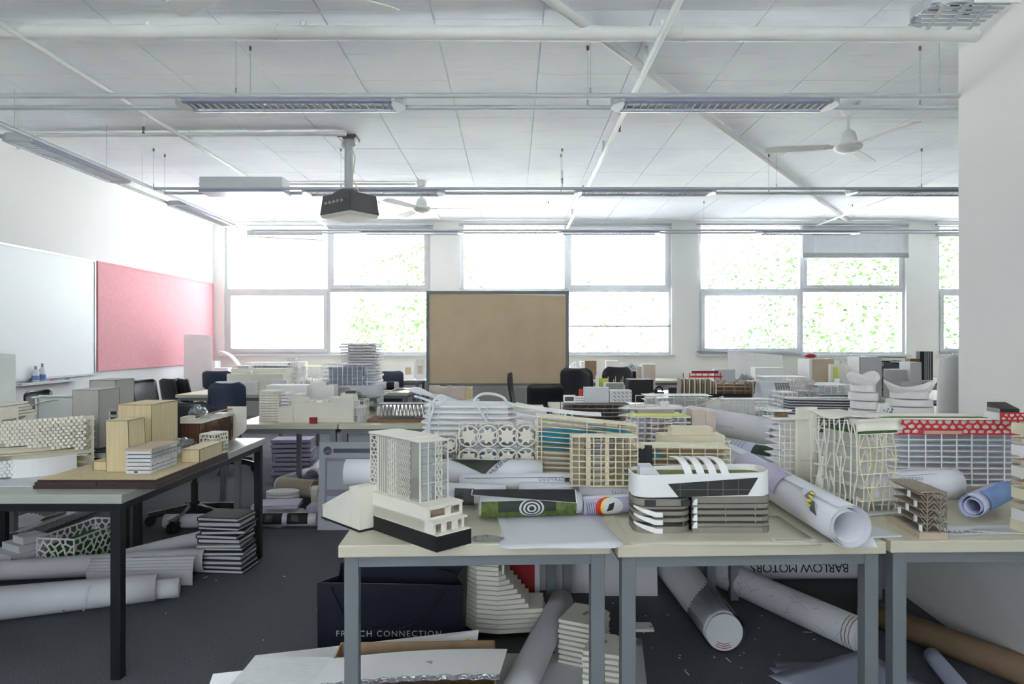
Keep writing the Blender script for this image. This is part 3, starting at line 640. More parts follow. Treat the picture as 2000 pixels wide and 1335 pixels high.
def lattice(label, loc, rz, w, d, h, nx, ny, m='white', wd=.004, th=.003, jit=.3, seed=1, floors=0, fm='lgrey', inner=None, top=None, base=None, sides=(1, 1, 1, 1), name='lattice_model', group=None, zig=.3, ts=0):
    t = T(name, label, CM, loc, rz, group)
    nyd = max(2, int(nx*d/w))
    for k, (o, U, n_) in enumerate((((0, 0, 0), (w, 0, 0), nx), ((w, 0, 0), (0, d, 0), nyd), ((w, d, 0), (-w, 0, 0), nx), ((0, d, 0), (0, -d, 0), nyd))):
        if not sides[k]: continue
        stuff(obj('lattice_screen', panel(G(), o, U, (0, 0, h), cells(n_, ny, jit, seed+k, zig), wd, th), m, t))
    for k in range(floors): obj('floor_slab', G().box(.006, w-.006, .006, d-.006, h*(k+.0)/floors, h*k/floors+.003), fm, t)
    if inner: obj('inner_volume', G().box(*inner[:6]), inner[6], t)
    if top: obj('roof', G().box(0, w, 0, d, h, h+.004), top, t)
    if base: obj('base_board', G().box(-.01, w+.01, -.01, d+.01, 0, .006), base, t)
    return t
def fins(label, loc, rz, w, d, h, n, posts, m='white', pm='white', th=.002, ov=.006, curve=0, back=None, core=None, name='louvred_model', group=None):
    """long model wrapped in thin horizontal louvres"""
    t = T(name, label, CM, loc, rz, group)
    for k in range(n):
        z = h*k/(n-1)
        if curve:
            pts = [(w*i/10, -curve*math.sin(PI*i/10)) for i in range(11)]+[(w*(10-i)/10, d-curve*.4*math.sin(PI*i/10)) for i in range(11)]
        else: pts = rect(w, d)
        obj('louvre', G().prism(pts, z, z+th), m, t)
    g = G()
    for i in range(posts):
        x = w*(i+.5)/posts; yy = -curve*math.sin(PI*(i+.5)/posts) if curve else 0
        g.box(x-.0025, x+.0025, yy-.003, yy+.002, 0, h)
    stuff(obj('posts', g, pm, t))
    if back: obj('back_wall', G().box(.01, w-.01, d*.55, d*.6, 0, h*.97), back, t)
    if core: obj('core', G().box(*core[:4], 0, h*core[4]), core[5], t)
    return t
def sheet(label, loc, rz, w, d, m='paper', curl=0, name='paper_sheet', cat='paper', group=None, th=.0006, n=1, tw=.02, sk=0):
    t = T(name, label, cat, loc, rz, group)
    for k in range(n):
        a = tw*(k-(n-1)/2); z = .001+k*.0014
        def fn(u, v):
            x = (u-.5)*w; y = (v-.5)*d; return (x*math.cos(a)-y*math.sin(a)+k*sk, x*math.sin(a)+y*math.cos(a), z+curl*(max(0, abs(u-.5)*2-.5)**2+.3*max(0, abs(v-.5)*2-.6)**2))
        obj('sheet', G().grid(fn, 10, 8), m, t, smooth=2, solid=th)
    return t
def board(label, pts, m='white', th=.005, name='foam_board', cat='board', group=None, edge=None):
    """free quad board: 4 world points"""
    o = Vector(pts[0]); t = T(name, label, cat, o, 0, group)
    obj('board_sheet', G().plate([Vector(p)-o for p in pts], th), m, t); return t
def crumple(label, loc, sx, sy, sz, m='film', seed=1, name='crumpled_plastic', cat='plastic', group=None):
    rn = random.Random(seed); t = T(name, label, cat, loc, 0, group); n1, n2 = 14, 9; vs = []
    for j in range(n2+1):
        for i in range(n1):
            a = 2*PI*i/n1; e = PI/2*j/n2*1.0; r = 1+rn.uniform(-.28, .22)
            vs.append((sx*math.cos(a)*math.cos(e)*r, sy*math.sin(a)*math.cos(e)*r, max(0.002, sz*math.sin(e)*(1+rn.uniform(-.3, .3)))))
    fs = [(j*n1+i, j*n1+(i+1) % n1, (j+1)*n1+(i+1) % n1, (j+1)*n1+i) for j in range(n2) for i in range(n1)]
    obj('film', G().add(vs, fs), m, t); return t
def book(label, loc, rz, w, d, h, cov='black', name='book', group=None):
    t = T(name, label, 'book', loc, rz, group)
    obj('back_cover', G().box(-w/2, w/2, -d/2, d/2, 0, .005), cov, t, bevel=.001); obj('front_cover', G().box(-w/2, w/2, -d/2, d/2, h-.005, h), cov, t, bevel=.001)
    obj('spine', G().box(-w/2, -w/2+.004, -d/2, d/2, .003, h-.003), cov, t); obj('pages', G().box(-w/2+.004, w/2-.006, -d/2+.005, d/2-.005, .005, h-.005), 'lgrey', t)
    return t
# ============================================================ FRONT TABLE 1
# tower on black laminated base (local x: short side, local y: long side running back-left)
t = T('tower_model', 'ivory card tower model on a thick black laminated base, nearest of all models', CM, (-.212, 1.935, TZ), 44.2, None)
rn = random.Random(5)
for k in range(7):
    j = rn.uniform(-.0008, .0008); obj('base_board', G().box(-.002+j, .127+j, j, .325, k*.0063, k*.0063+.0058), 'black', t)
zb = .0445
obj('podium', G().box(0, .125, .0, .32, zb, zb+.003), 'offwhite', t)
# lower storey, windows on the short end
fr_ = G(); w_ = .112
for (x0, x1) in ((.0, .012), (.034, .052), (.074, .094), (.112, .118)): fr_.box(x0, x1, .022, .027, zb+.003, zb+.03)
obj('window_wall', fr_, 'offwhite', t); obj('lintel', G().box(0, .118, .02, .03, zb+.028, zb+.036), 'offwhite', t)
obj('recess_wall', G().box(.004, .114, .055, .06, zb+.003, zb+.03), 'beige', t)
obj('storey', G().box(0, .125, .06, .32, zb+.003, zb+.032), 'offwhite', t)
obj('side_wall', G().box(0, .004, .02, .32, zb+.003, zb+.034), 'offwhite', t)
obj('terrace', G().box(-.002, .125, .015, .07, zb+.032, zb+.037), 'offwhite', t)
z1 = zb+.036
obj('storey', G().box(.0, .13, .085, .33, z1, z1+.034), 'offwhite', t)
obj('side_wall', G().box(-.002, .002, .048, .33, z1, z1+.038), 'offwhite', t)
g = G()
for (x0, x1) in ((.0, .010), (.066, .086), (.122, .13)): g.box(x0, x1, .044, .05, z1, z1+.038)
g.box(.0, .13, .044, .05, z1, z1+.007); g.box(.0, .13, .044, .05, z1+.029, z1+.038); obj('window_wall', g, 'offwhite', t)
obj('recess_wall', G().box(.004, .126, .08, .084, z1, z1+.03), 'beige', t)
obj('deck', G().box(-.003, .132, .042, .335, z1+.034, z1+.040), 'offwhite', t)
z2 = z1+.040; th_ = .176
tx0, tx1, ty0, ty1 = .018, .122, .105, .37
obj('core', G().box(tx0+.006, tx1-.012, ty0+.07, ty1-.03, z2, z2+th_), 'offwhite', t)
for k in range(8): obj('floor_plate', G().box(tx0+.006, tx1-.003, ty0+.003, ty1-.003, z2+k*th_/8, z2+k*th_/8+.003), 'frost', t)
for x, y in ((tx0, ty0), (tx1, ty0), (tx1, ty1), (tx0, ty1), (tx1, ty0+.035), (tx0+.03, ty0)): obj('corner_post', G().box(x-.002, x+.002, y-.002, y+.002, z2, z2+th_), 'offwhite', t)
# long side: acrylic skin, open lattice strip (far end), ribs, wavy screen
obj('acrylic_skin', G().box(tx0-.001, tx0, ty0, ty1, z2, z2+th_), 'acrylic', t); obj('acrylic_skin', G().box(tx0, tx1, ty0-.001, ty0, z2, z2+th_), 'acrylic', t)
panel_wall = G().box(tx0+.002, tx0+.005, ty0+.14, ty1-.045, z2, z2+th_); obj('facade_panel', panel_wall, 'offwhite', t)
obj('facade_panel', G().box(tx0+.004, tx0+.006, ty0+.0, ty0+.14, z2, z2+th_), 'offwhite', t)
g = G()
for i in range(13):
    y = ty0+.05+i*.009
    for k in range(16):
        s = .004 if k % 2 else -.004; s2 = -s
        g.bar((tx0-.003, y+s, z2+k*th_/16), (tx0-.003, y+s2, z2+(k+1)*th_/16), (1, 0, 0), .0022, .0016)
stuff(obj('wavy_screen', g, 'offwhite', t))
g = G()
for i in range(9): g.box(tx0-.004, tx0-.001, ty1-.05-i*.012, ty1-.047-i*.012, z2, z2+th_)
stuff(obj('ribs', g, 'offwhite', t))
stuff(obj('lattice_strip', panel(G(), (tx0-.003, ty1-.042, z2), (0, .04, 0), (0, 0, th_), cells(2, 14, .35, 8), .003, .002), 'offwhite', t))
stuff(obj('lattice_strip', panel(G(), (tx0+.055, ty0-.003, z2), (.024, 0, 0), (0, 0, th_), cells(2, 14, .35, 9), .0025, .002), 'offwhite', t))
obj('facade_panel', G().box(tx0+.004, tx0+.05, ty0+.006, ty0+.008, z2, z2+th_), 'white', t)
for k in range(4): obj('frame_bar', G().bar((tx0, ty0-.002, z2+k*th_/3.3), (tx1, ty0-.002, z2+k*th_/3.3), (0, 1, 0), .002, .002), 'offwhite', t)
obj('roof_plate', G().box(tx0-.006, tx1+.004, ty0+.05, ty1+.005, z2+th_+.004, z2+th_+.010), 'offwhite', t)
obj('roof_plate', G().hexa([(tx0-.006, ty0-.006, z2+th_+.002), (tx1+.004, ty0-.006, z2+th_-.002), (tx1+.004, ty0+.06, z2+th_+.002), (tx0-.006, ty0+.06, z2+th_+.004)], [(tx0-.006, ty0-.006, z2+th_+.006), (tx1+.004, ty0-.006, z2+th_+.002), (tx1+.004, ty0+.06, z2+th_+.006), (tx0-.006, ty0+.06, z2+th_+.008)]), 'offwhite', t)
# second block, stepped
t = T('stepped_model', 'ivory card stepped block on thin black base at the corner of the front table', CM, (-.212, 1.935, TZ), 44.2)
obj('base_board', G().prism([(-.05, .328), (.11, .328), (.11, .57), (-.05, .57)], 0, .006), 'black', t)
obj('block', G().box(-.047, .08, .333, .395, .006, .135), 'offwhite', t)
obj('parapet', frame(G(), -.047, .08, .135, .142, .333, .395, .003) if 0 else G().box(-.047, .08, .333, .337, .135, .141), 'offwhite', t)
obj('block', G().prism([(-.047, .396), (.08, .396), (.08, .45), (-.047, .45)], .006, .088), 'offwhite', t)
obj('block', G().hexa([(-.047, .4505, .006), (.08, .4505, .006), (.08, .565, .006), (-.047, .565, .006)], [(-.047, .4505, .085), (.08, .4505, .085), (.08, .565, .04), (-.047, .565, .04)]), 'offwhite', t)
obj('ramp_roof', G().hexa([(-.05, .40, .088), (.082, .40, .088), (.082, .565, .045), (-.05, .565, .042)], [(-.05, .40, .12), (.082, .40, .12), (.082, .565, .05), (-.05, .565, .046)]), 'offwhite', t)
crumple('small scraps of torn clear tape beside the black laminated base', (-.075, 2.06, TZ), .05, .03, .012, 'film', 3, 'tape_scraps', 'tape')
sheet('blank paper sheets hanging slightly over the front table edge', (.135, 2.17, TZ), 3, .34, .40, 'paper', .004, n=3, tw=.06)
# rolls on table 1
def bands(r, specs):
    for sp_ in specs: r.patch(*sp_)
    return r
r = Roll('printed roll with green meadow picture lying on the blank sheets', (-.11, 2.30, TZ+.045), (.235, 2.34, TZ+.045), .040, 2.2)
r.patch(.004, .325, 60, 150, 'inkgreen'); r.patch(.06, .255, 62, 112, 'inkdg', off=.002)
for k in range(6): r.disc(.172, 95, .042-.0065*k, .030-.0046*k, ('lgrey', 'inkdg')[k % 2], off=.0026+.0005*k)
g = G(); v0 = [(-.13, 2.255, TZ+.085), (.24, 2.26, TZ+.075), (.23, 2.30, TZ+.098), (-.125, 2.30, TZ+.088)]
t = T('folded_print', 'black-sky printed flap folded over the green meadow roll', 'paper', v0[0], 0); o = Vector(v0[0])
obj('flap', G().grid(lambda u, v: Vector((-.135+.35*u, 2.247+.055*v, TZ+.092-.026*u*(1-v)+.006*v))-o, 8, 3), 'paper', t, solid=.001)
obj('print', G().grid(lambda u, v: Vector((-.131+.342*u, 2.2462+.053*v, TZ+.0938-.026*u*(1-v)+.006*v))-o, 8, 3), 'ink', t)
r = Roll('roll with a red and white circular picture beside the meadow roll', (.24, 2.34, TZ+.035), (.42, 2.38, TZ+.038), .033, 2.4)
r.patch(.0, .18, 40, 150, 'lilac'); r.disc(.082, 95, .046, .034, 'red', .0022); r.disc(.094, 95, .040, .032, 'yellow', .0028); r.disc(.098, 95, .037, .030, 'lgrey', .0034); r.shape(((.085, 78), (.105, 70), (.098, 112), (.076, 118)), 'ink', off=.004)
r.lines([((.005+.008*k, 60), (.012+.008*k, 140)) for k in range(5)], 'ink', .002)
r = Roll('long white roll with hand-written notes under the cream floor-plate model', (.03, 2.55, TZ+.045), (.47, 2.48, TZ+.042), .030, 2.6)
r.lines([((.34+.012*k, 60+7*(k % 3)), (.34+.012*k+.004, 110)) for k in range(6)], 'inkg', .002)
r = Roll('grey photo-printed roll directly behind the tower', (-.32, 2.48, TZ+.05), (-.02, 2.45, TZ+.045), .040, 2.3)
r.patch(.12, .19, 50, 150, 'inkp'); r.patch(.21, .25, 55, 150, 'inkg'); r.patch(.255, .295, 50, 150, 'inkp')
r = Roll('thin roll with small printed capitals running behind the tower', (-.2, 2.62, TZ+.055), (.27, 2.62, TZ+.06), .036, 2.4)
r.lines([((.02, 52), (.40, 52))], 'ink', .002); r.text('OEUVRES', .018, .30, 72, 'inkg', 0, spacing=1.4); r.patch(.40, .46, 55, 80, 'inkdg')
r = Roll('thick roll with a dark triangle and the words of a street name', (-.66, 2.72, TZ+.075), (.12, 2.70, TZ+.08), .056, 2.2, r2=.052)
r.shape(((.41, 12), (.62, 20), (.555, 88), (.5, 62)), 'inkdg'); r.text('McKENZIE STREET', .026, .585, 92, 'ink', 48, spacing=.95)
r = Roll('pale printed roll with plan drawing beneath the hand-written roll', (-.02, 2.42, TZ+.04), (.24, 2.5, TZ+.035), .032, 2.2)
r.lines([((.02+.03*k, 40+10*(k % 2)), (.06+.03*k, 80)) for k in range(6)], 'kraft', .0015)
# ---- inflated white slatted model with tubing
def cap(w, d): return rrect(0, w, 0, d, d/2*.9, 6)
t = T('slatted_model', 'large white model of bulging horizontal slats with clear tubing looped over it', CM, (-.41, 3.08, TZ), -4)
for k in range(13):
    q = .012*math.sin(k/12*PI); dz = .0245
    g = G(); n = 8
    pts = rrect(-q+.004*((k*7) % 3), .415+q, -q, .20+q, .05, 4); m_ = len(pts)
    cx, cy = .2, .1
    vs = [(cx+(x-cx)*f, cy+(y-cy)*f, z+k*dz) for f, z in ((.9, 0), (1, .006), (1.0, .012), (.9, .018)) for x, y in pts]
    fs = [(a*m_+i, a*m_+(i+1) % m_, (a+1)*m_+(i+1) % m_, (a+1)*m_+i) for a in range(3) for i in range(m_)]+[tuple(range(m_-1, -1, -1)), tuple(range(3*m_, 4*m_))]
    obj('slat', g.add(vs, fs), 'white', t, smooth=True)
obj('core', G().box(.03, .39, .03, .17, 0, .30), 'lgrey', t)
for x in (.08, .30): obj('tie_strip', G().box(x, x+.003, -.016, -.012, .01, .31), 'lgrey', t)
def loopt(label_, pts, r=.006): obj('tube', G().tube(pts, r, 8), 'tubing', t, smooth=True)
def sm(pts, n=6):
    out = []; P_ = [Vector(p) for p in pts]; P_ = [P_[0]]+P_+[P_[-1]]
    for i in range(1, len(P_)-2):
        for k in range(n):
            u = k/n; a, b, c, d = P_[i-1:i+3]
            out.append(.5*((2*b)+(c-a)*u+(2*a-5*b+4*c-d)*u*u+(3*b-a-3*c+d)*u**3))
    return out+[P_[-2]]
loopt('', sm([(-.05, .1, .34), (.02, .0, .335), (.06, -.02, .31), (.04, -.03, .22), (.06, -.03, .12), (.1, -.03, .05)])); loopt('', sm([(.06, -.01, .30), (.11, .0, .335), (.08, .03, .35), (.04, 0, .30), (.045, -.03, .2)]))
loopt('', sm([(.40, .0, .31), (.36, .02, .35), (.28, .03, .36), (.24, .0, .33), (.27, -.02, .29), (.30, -.03, .24), (.31, -.03, .2)])); loopt('', sm([(.0, -.03, .14), (-.03, 0, .1), (.02, -.03, .05), (.0, -.03, .02)]), .005)
# ---- floral laser-cut boxes
def flower_panel(g, o, U, V, nx, ny, wd, t_, seed=0):
    o, U, V = Vector(o), Vector(U), Vector(V); n = U.cross(V).normalized(); w, h = U.length, V.length; U, V = U/w, V/h; rn = random.Random(seed)
    for i in range(nx):
        for j in range(ny):
            cx, cy = w*(i+.5)/nx, h*(j+.5)/ny; R0 = min(w/nx, h/ny)*.56; N = 16
            pts = [(cx+R0*math.cos(2*PI*k/N), cy+R0*math.sin(2*PI*k/N)) for k in range(N)]
            for k in range(N):
                a, b = pts[k], pts[(k+1) % N]; g.bar(o+U*a[0]+V*a[1], o+U*b[0]+V*b[1], n, wd, t_)
            for k in range(8):
                a = 2*PI*k/8+i*.3+j*.2; L = R0*.8; p = [(0, 0), (L*.6, L*.26), (L, 0), (L*.6, -L*.26)]
                q = [o+U*(cx+x*math.cos(a)-y*math.sin(a))+V*(cy+x*math.sin(a)+y*math.cos(a)) for x, y in p]
                g.plate(q, t_)
                if k % 2 == 0: g.bar(o+U*(cx+L*.9*math.cos(a))+V*(cy+L*.9*math.sin(a)), o+U*(cx+R0*math.cos(a))+V*(cy+R0*math.sin(a)), n, wd*1.4, t_)
    return g
def floral(label, loc, rz, w, d, h, nx, ny, m='offwhite'):
    t = T('floral_screen_model', label, CM, loc, rz, 'laser-cut floral screen models')
    for o, U, k in (((0, 0, 0), (w, 0, 0), nx), ((w, 0, 0), (0, d, 0), max(1, int(nx*d/w))), ((w, d, 0), (-w, 0, 0), nx), ((0, d, 0), (0, -d, 0), max(1, int(nx*d/w)))):
        stuff(obj('floral_screen', flower_panel(G(), o, U, (0, 0, h), k, ny, .0055, .003), m, t))
    for k in range(1, 5): obj('acrylic_floor', G().box(.01, w-.01, .01, d-.01, h*k/5, h*k/5+.003), 'acrylic', t)
    obj('inner_wrap', G().box(.02, w-.02, .02, d-.02, 0.0, h*.9), 'film', t); return t
floral('wide ivory laser-cut flower lattice box in front of the slatted model', (X(897, 2.83), 2.83, TZ+.062), 3, .318, .11, .19, 4, 2)
floral('small ivory laser-cut lattice box tucked behind the tower', (X(842, 2.86), 2.86, TZ+.035), 0, .105, .10, .17, 2, 2)
# ---- cream floor-plate models with acrylic
def plates(label, loc, rz, w, d, h, n, m, posts, slope=0, extra=None, th=.0028):
    t = T('floor_plate_model', label, CM, loc, rz, 'thin floor-plate models with acrylic'); 
    for k in range(n):
        z = h*k/(n-1); s = slope*k/(n-1)
        g = G().hexa([(0, 0, z+s), (w, -.01, z-s*.3), (w, d, z-s*.3), (0, d, z+s)], [(0, 0, z+s+th), (w, -.01, z-s*.3+th), (w, d, z-s*.3+th), (0, d, z+s+th)])
        obj('floor_plate', g, m, t)
    g = G()
    for x, y in posts: g.box(x-.0018, x+.0018, y-.0018, y+.0018, 0, h+slope*(1-x/w))
    stuff(obj('posts', g, m, t)); obj('brightening_sheet', G().box(.03, w-.03, d*.62, d*.62+.002, .0, h*.92), 'paper', t)  # pale sheet added behind the plates to brighten the interior
    return t
t = plates('cream floor-plate model with turquoise film inside, right of the flower lattice', (X(1048, 2.72), 2.72, TZ+.035), -2, .40, .10, .235, 14, 'cream', [(.003, 0), (.02, 0), (.2, 0), (.33, 0), (.397, -.008), (.003, .095), (.397, .09)], .03)
obj('film_insert', G().box(.01, .24, .03, .034, .15, .21), 'skyf', t); obj('film_insert', G().box(.02, .20, .06, .064, .12, .15), 'skyf', t); obj('core', G().box(.28, .325, .03, .1, .0, .235), 'cream', t); obj('diagonal_film', G().plate([(.2, .02, .235), (.38, .02, .20), (.38, .02, .185), (.2, .02, .225)], .001), 'skyf', t)
t = plates('cream gridded model with wooden cores, left of the curved white-banded building', (X(1117, 2.45), 2.45, TZ+.078), -1, .235, .09, .175, 9, 'cream', [(.235*k/9, 0) for k in range(10)]+[(.235*k/4, .085) for k in range(5)])
obj('core', G().box(.005, .045, .02, .09, 0, .172), 'taupe', t); obj('core', G().box(.155, .195, .03, .1, 0, .16), 'taupe', t); obj('core', G().box(.12, .135, .01, .03, 0, .175), 'cream', t); obj('core', G().box(.055, .068, .01, .03, 0, .175), 'cream', t)
obj('inner_paper', G().box(.07, .15, .05, .055, .1, .15), 'lilac', t)
t = plates('long cream terrace model with a black chimney block, behind the white-banded building', (X(1232, 2.5), 2.52, TZ+.0), -3, .365, .13, .205, 11, 'cream', [(.365*k/8, 0) for k in range(9)])
obj('chimney_block', G().box(.055, .08, -.012, .012, .135, .215), 'black', t); obj('chimney_block', G().box(.035, .054, -.01, .01, .15, .20), 'black', t); obj('chimney_block', G().box(.11, .135, -.012, .0, .11, .13), 'black', t)
obj('guard_rail', G().bar((.06, -.01, .205), (.365, -.012, .235), (0, 1, 0), .003, .003), 'cream', t); obj('back_wall', G().box(.01, .36, .07, .075, 0, .2), 'beige', t)
for k in range(8): obj('rail_post', G().box(.07+k*.041, .0725+k*.041, -.012, -.009, .205, .212+k*.003), 'cream', t)
obj('film_insert', G().box(.02, .12, .02, .024, .17, .19), 'skyf', t)
t = T('chair_frame_model', 'white strip model of linked open frames beside the slatted model', CM, (X(1008, 3.15), 3.15, TZ), -6)
for k in range(4):
    z = .16+k*.033; obj('strip', G().grid(lambda u, v: (.02+.40*u-k*.01, -.02+.14*v+.03*math.sin(u*3), z+.045*(1-u)**2), 10, 2), 'white', t, solid=.004)
for x in (.09, .15, .22, .27, .31): obj('upright', G().box(x, x+.012, -.02, .0, 0, .265 if x in (.15, .22) else .24), 'white', t); 
for x in (.12, .18, .25): obj('upright', G().box(x, x+.012, .07, .09, 0, .26), 'frost', t)
# ============================================================ FRONT TABLE 2
t = T('curved_building_model', 'white and grey curved building model with four arched roof fins', CM, (X(1240, 2.12), 2.12, TZ), 0)
W_ = .427; xs_ = .178; D = .15
def lobe(z0, z1, m, inset=0, nm='floor_band'): obj(nm, G().prism(rrect(inset, xs_-inset, inset, D-inset, .045, 7), z0, z1), m, t)
def wing(z0, z1, m, inset=0, nm='floor_band'): obj(nm, G().prism([(xs_+.004, .012+inset), (xs_+.02, .004+inset)]+[(x, y) for x, y in ((W_-.03-inset, inset+.004), (W_-.012-inset, inset+.010), (W_-inset, inset+.028))]+[(W_-inset, D-inset), (xs_+.004, D-inset)], z0, z1), m, t)
for z0, z1 in ((0, .022), (.036, .048), (.056, .069), (.076, .084), (.086, .108)):
    lobe(z0+.001, z1, 'warmgrey')
for z0, z1 in ((.0, .018), (.020, .030), (.037, .050), (.058, .070), (.077, .090), (.093, .118)): wing(z0+.002, z1+.002, 'warmgrey')
lobe(0, .11, 'dglass', .016, 'glass_core'); wing(0, .12, 'dglass', .016, 'glass_core')
obj('plinth', G().box(xs_+.02, W_-.012, .008, D, 0, .016), 'warmgrey', t)
# white sagging quarter bands on the left lobe
for k, zt in enumerate((.074, .050, .024)):
    g = G(); n = 14; r = .047; vs = []
    for i in range(n+1):
        u = i/n
        if u < .62: a = R(200+70*(u/.62)); x = .045+r*math.cos(a); y = .045+r*math.sin(a)
        else: x = .045+(u-.62)/.38*.04; y = -.002
        z = zt-.026*min(1, u/.8)**1.2+.004; hgt = .006+.009*min(1, u*1.6)
        vs += [(x, y, z), (x, y, z+hgt), (x+.003, y+.003, z+hgt), (x+.003, y+.003, z)]
    fs = [(4*i+a_, 4*i+(a_+1) % 4, 4*i+4+(a_+1) % 4, 4*i+4+a_) for i in range(n) for a_ in range(4)]+[(0, 1, 2, 3), (4*n+3, 4*n+2, 4*n+1, 4*n)]
    obj('white_band', g.add(vs, fs), 'white', t)
for z in (.022, .045, .068, .094): obj('corner_tab', G().hexa([(xs_+.002, -.001, z-.004), (xs_+.016, -.001, z-.004), (xs_+.016, .01, z-.004), (xs_+.002, .01, z-.004)], [(xs_+.007, -.001, z+.012), (xs_+.016, -.001, z+.016), (xs_+.016, .01, z+.016), (xs_+.007, .01, z+.012)]), 'white', t)
for x, z in ((.058, .048), (.058, .024), (.152, .048), (.152, .024), (.152, .085)): obj('mullion', G().box(x, x+.0015, .010, .012, z-.012, z+.012), 'grey', t)
for x in (.285, .378): 
    for z in (.03, .05, .07, .09): obj('mullion', G().box(x, x+.0015, .012, .014, z, z+.008), 'white', t)
obj('window_strip', G().prism([(x, y-.0012) for x, y in rrect(.0, .066, 0, D, .045, 7) if x < .066][:] , .087, .106), 'dglass', t) if 0 else None
obj('window_strip', G().box(.03, .065, -.0015, .001, .088, .106), 'dglass', t); obj('window_strip', G().box(.143, .172, -.0005, .004, .088, .106), 'dglass', t)
# roof ring
ring_o = rrect(-.002, W_+.002, -.002, D+.002, .05, 8); ring_i = rrect(.003, W_-.003, .003, D-.003, .045, 8); n = len(ring_o)
zt_ = lambda x: .182+.010*(x/W_)*1.0; zb_ = lambda x: .113+(.006*x/W_)
vs = [(x, y, zb_(x)) for x, y in ring_o]+[(x, y, zt_(x)) for x, y in ring_o]+[(x, y, zb_(x)) for x, y in ring_i]+[(x, y, zt_(x)) for x, y in ring_i]
fs = []
for i in range(n):
    j = (i+1) % n; fs += [(i, j, n+j, n+i), (2*n+j, 2*n+i, 3*n+i, 3*n+j), (n+i, n+j, 3*n+j, 3*n+i), (j, i, 2*n+i, 2*n+j)]
obj('roof_ring', G().add(vs, fs), 'white', t)
obj('roof_deck', G().prism(ring_i, .14, .172), 'olive', t)
obj('angled_window', G().vprism([(.135, .115), (.350, .122), (.382, .176), (.102, .156)], -.0036, -.0022), 'dglass', t)
for x in (.139, .225, .272, .32): obj('mullion', G().box(x, x+.001, -.0042, -.0036, .118, .158+.05*(x-.1)), 'taupe', t)
obj('mullion', G().box(.13, .36, -.0042, -.0036, .138, .139), 'taupe', t)
obj('roof_house', G().hexa([(.02, .02, .172), (.09, .02, .172), (.09, .075, .172), (.02, .075, .172)], [(.02, .02, .204), (.062, .02, .204), (.062, .075, .207), (.02, .075, .207)]), 'lgrey', t)
for k in range(4):
    x0 = .128+.038*k
    def fn(u, v):
        a = PI*.5*min(1, u*1.25) if u < .8 else PI/2; return (x0+.022*v+.022*(1-math.cos(PI/2*(1-u)))*-1+.022, -.003+(.11*(1-math.sin(PI/2*(1-u)))) if 0 else -.003+.10*(u**1.6), .172+.052*math.sin(PI*.5*min(1, 1.15*u+.0))+.0)
    obj('arched_fin', G().grid(lambda u, v: (x0+.024*v+.028*(1-u), -.003+.10*u*u, .176+.052*math.sin(PI*.62*min(1, .05+u))), 10, 1), 'white', t, solid=.003)
sheet('cream cover sheet lying flat under the curved white-banded building', (.63, 2.17, TZ), 0, .56, .33, 'top', 0, name='cover_sheet', th=.002)
t = T('text_card', 'small printed text card on the cover sheet near the big roll', 'card', (X(1548, 2.06), 2.045, TZ+.003), 0)
obj('card', G().box(-.065, .065, -.012, .012, 0, .001), 'offwhite', t)
for k in range(3): stuff(obj('print_lines', G().box(-.06, .05-.02*(k % 2), -.009+.006*k, -.0068+.006*k, .001, .0013), 'inkg', t))
r = Roll('large white roll with a yellow-striped house picture, open end towards the viewer', (X(1660, 1.95), 1.95, TZ+.067), (.99, 3.1, TZ+.067), .064, 3.2, gap=.0075, start=330)
r.shape(((.07, -80), (.09, -52), (.26, -22), (.22, -50)), 'lgrey'); r.shape(((.07, -78), (.12, -48), (.17, -46), (.12, -74)), 'dgrey', off=.0024); r.shape(((.16, -52), (.16, -26), (.20, -22), (.20, -48)), 'dgrey', off=.0028)
for k in range(4): r.shape(((.125+k*.012, -66+11*k), (.155+k*.012, -66+11*k), (.155+k*.012, -60+11*k), (.125+k*.012, -60+11*k)), 'yellow', off=.0035)
r.patch(.42, .9, -90, 0, 'lilac')
t = T('curled_corner', 'loose paper corner poking from under the big roll', 'paper', (1.02, 2.0, TZ+.002), 0); obj('sheet', G().grid(lambda u, v: (-.04+.08*u, -.02+.08*v*(1-u*.7), .02*u*u*v), 5, 5), 'paper', t, solid=.0008)
board('thin white board on the table joint beside the big roll', [(1.03, 2.06, TZ+.006), (1.19, 2.085, TZ+.006), (1.13, 2.28, TZ+.006), (1.0, 2.28, TZ+.006)], 'lgrey', .005)
# white balcony tower with curved wall
t = T('balcony_tower_model', 'white tower model with curved wall and thin balcony slabs, left of the branching lattice', CM, (X(1518, 2.72), 2.72, TZ), 8)
def bal(k): return [(0, .02), (.02, -.005), (.07, -.01), (.075, .13), (.01, .12)]
for k in range(11): obj('balcony_slab', G().prism(bal(k), .01+k*.026, .013+k*.026), 'white', t)
for x in (.008, .03, .055):
    obj('balcony_post', G().box(x, x+.0025, -.002, .0005, 0, .275), 'white', t)
obj('curved_wall', G().grid(lambda u, v: (.07+.10*u, -.015+.02*math.sin(u*PI*.8)+.0*v, .335*v-.02*(1-v)*0), 8, 2), 'offwhite', t, smooth=2, solid=.004)
obj('curved_wall', G().box(.075, .165, .1, .105, 0, .28), 'offwhite', t); obj('panel_joint', G().box(.07, .16, -.006, -.004, .12, .1212), 'grey', t)
obj('roof', G().prism([(-.02, .0), (.06, -.03), (.13, -.02), (.14, .1), (.0, .12)], .288, .292), 'white', t); obj('roof_ellipse', G().prism([(.03+.06*math.cos(2*PI*k/20), .05+.035*math.sin(2*PI*k/20)) for k in range(20)], .315, .319), 'white', t)
obj('roof_drum', G().lathe([(.028, .292), (.02, .315)], 16, (.045, .05, 0)), 'brown', t)
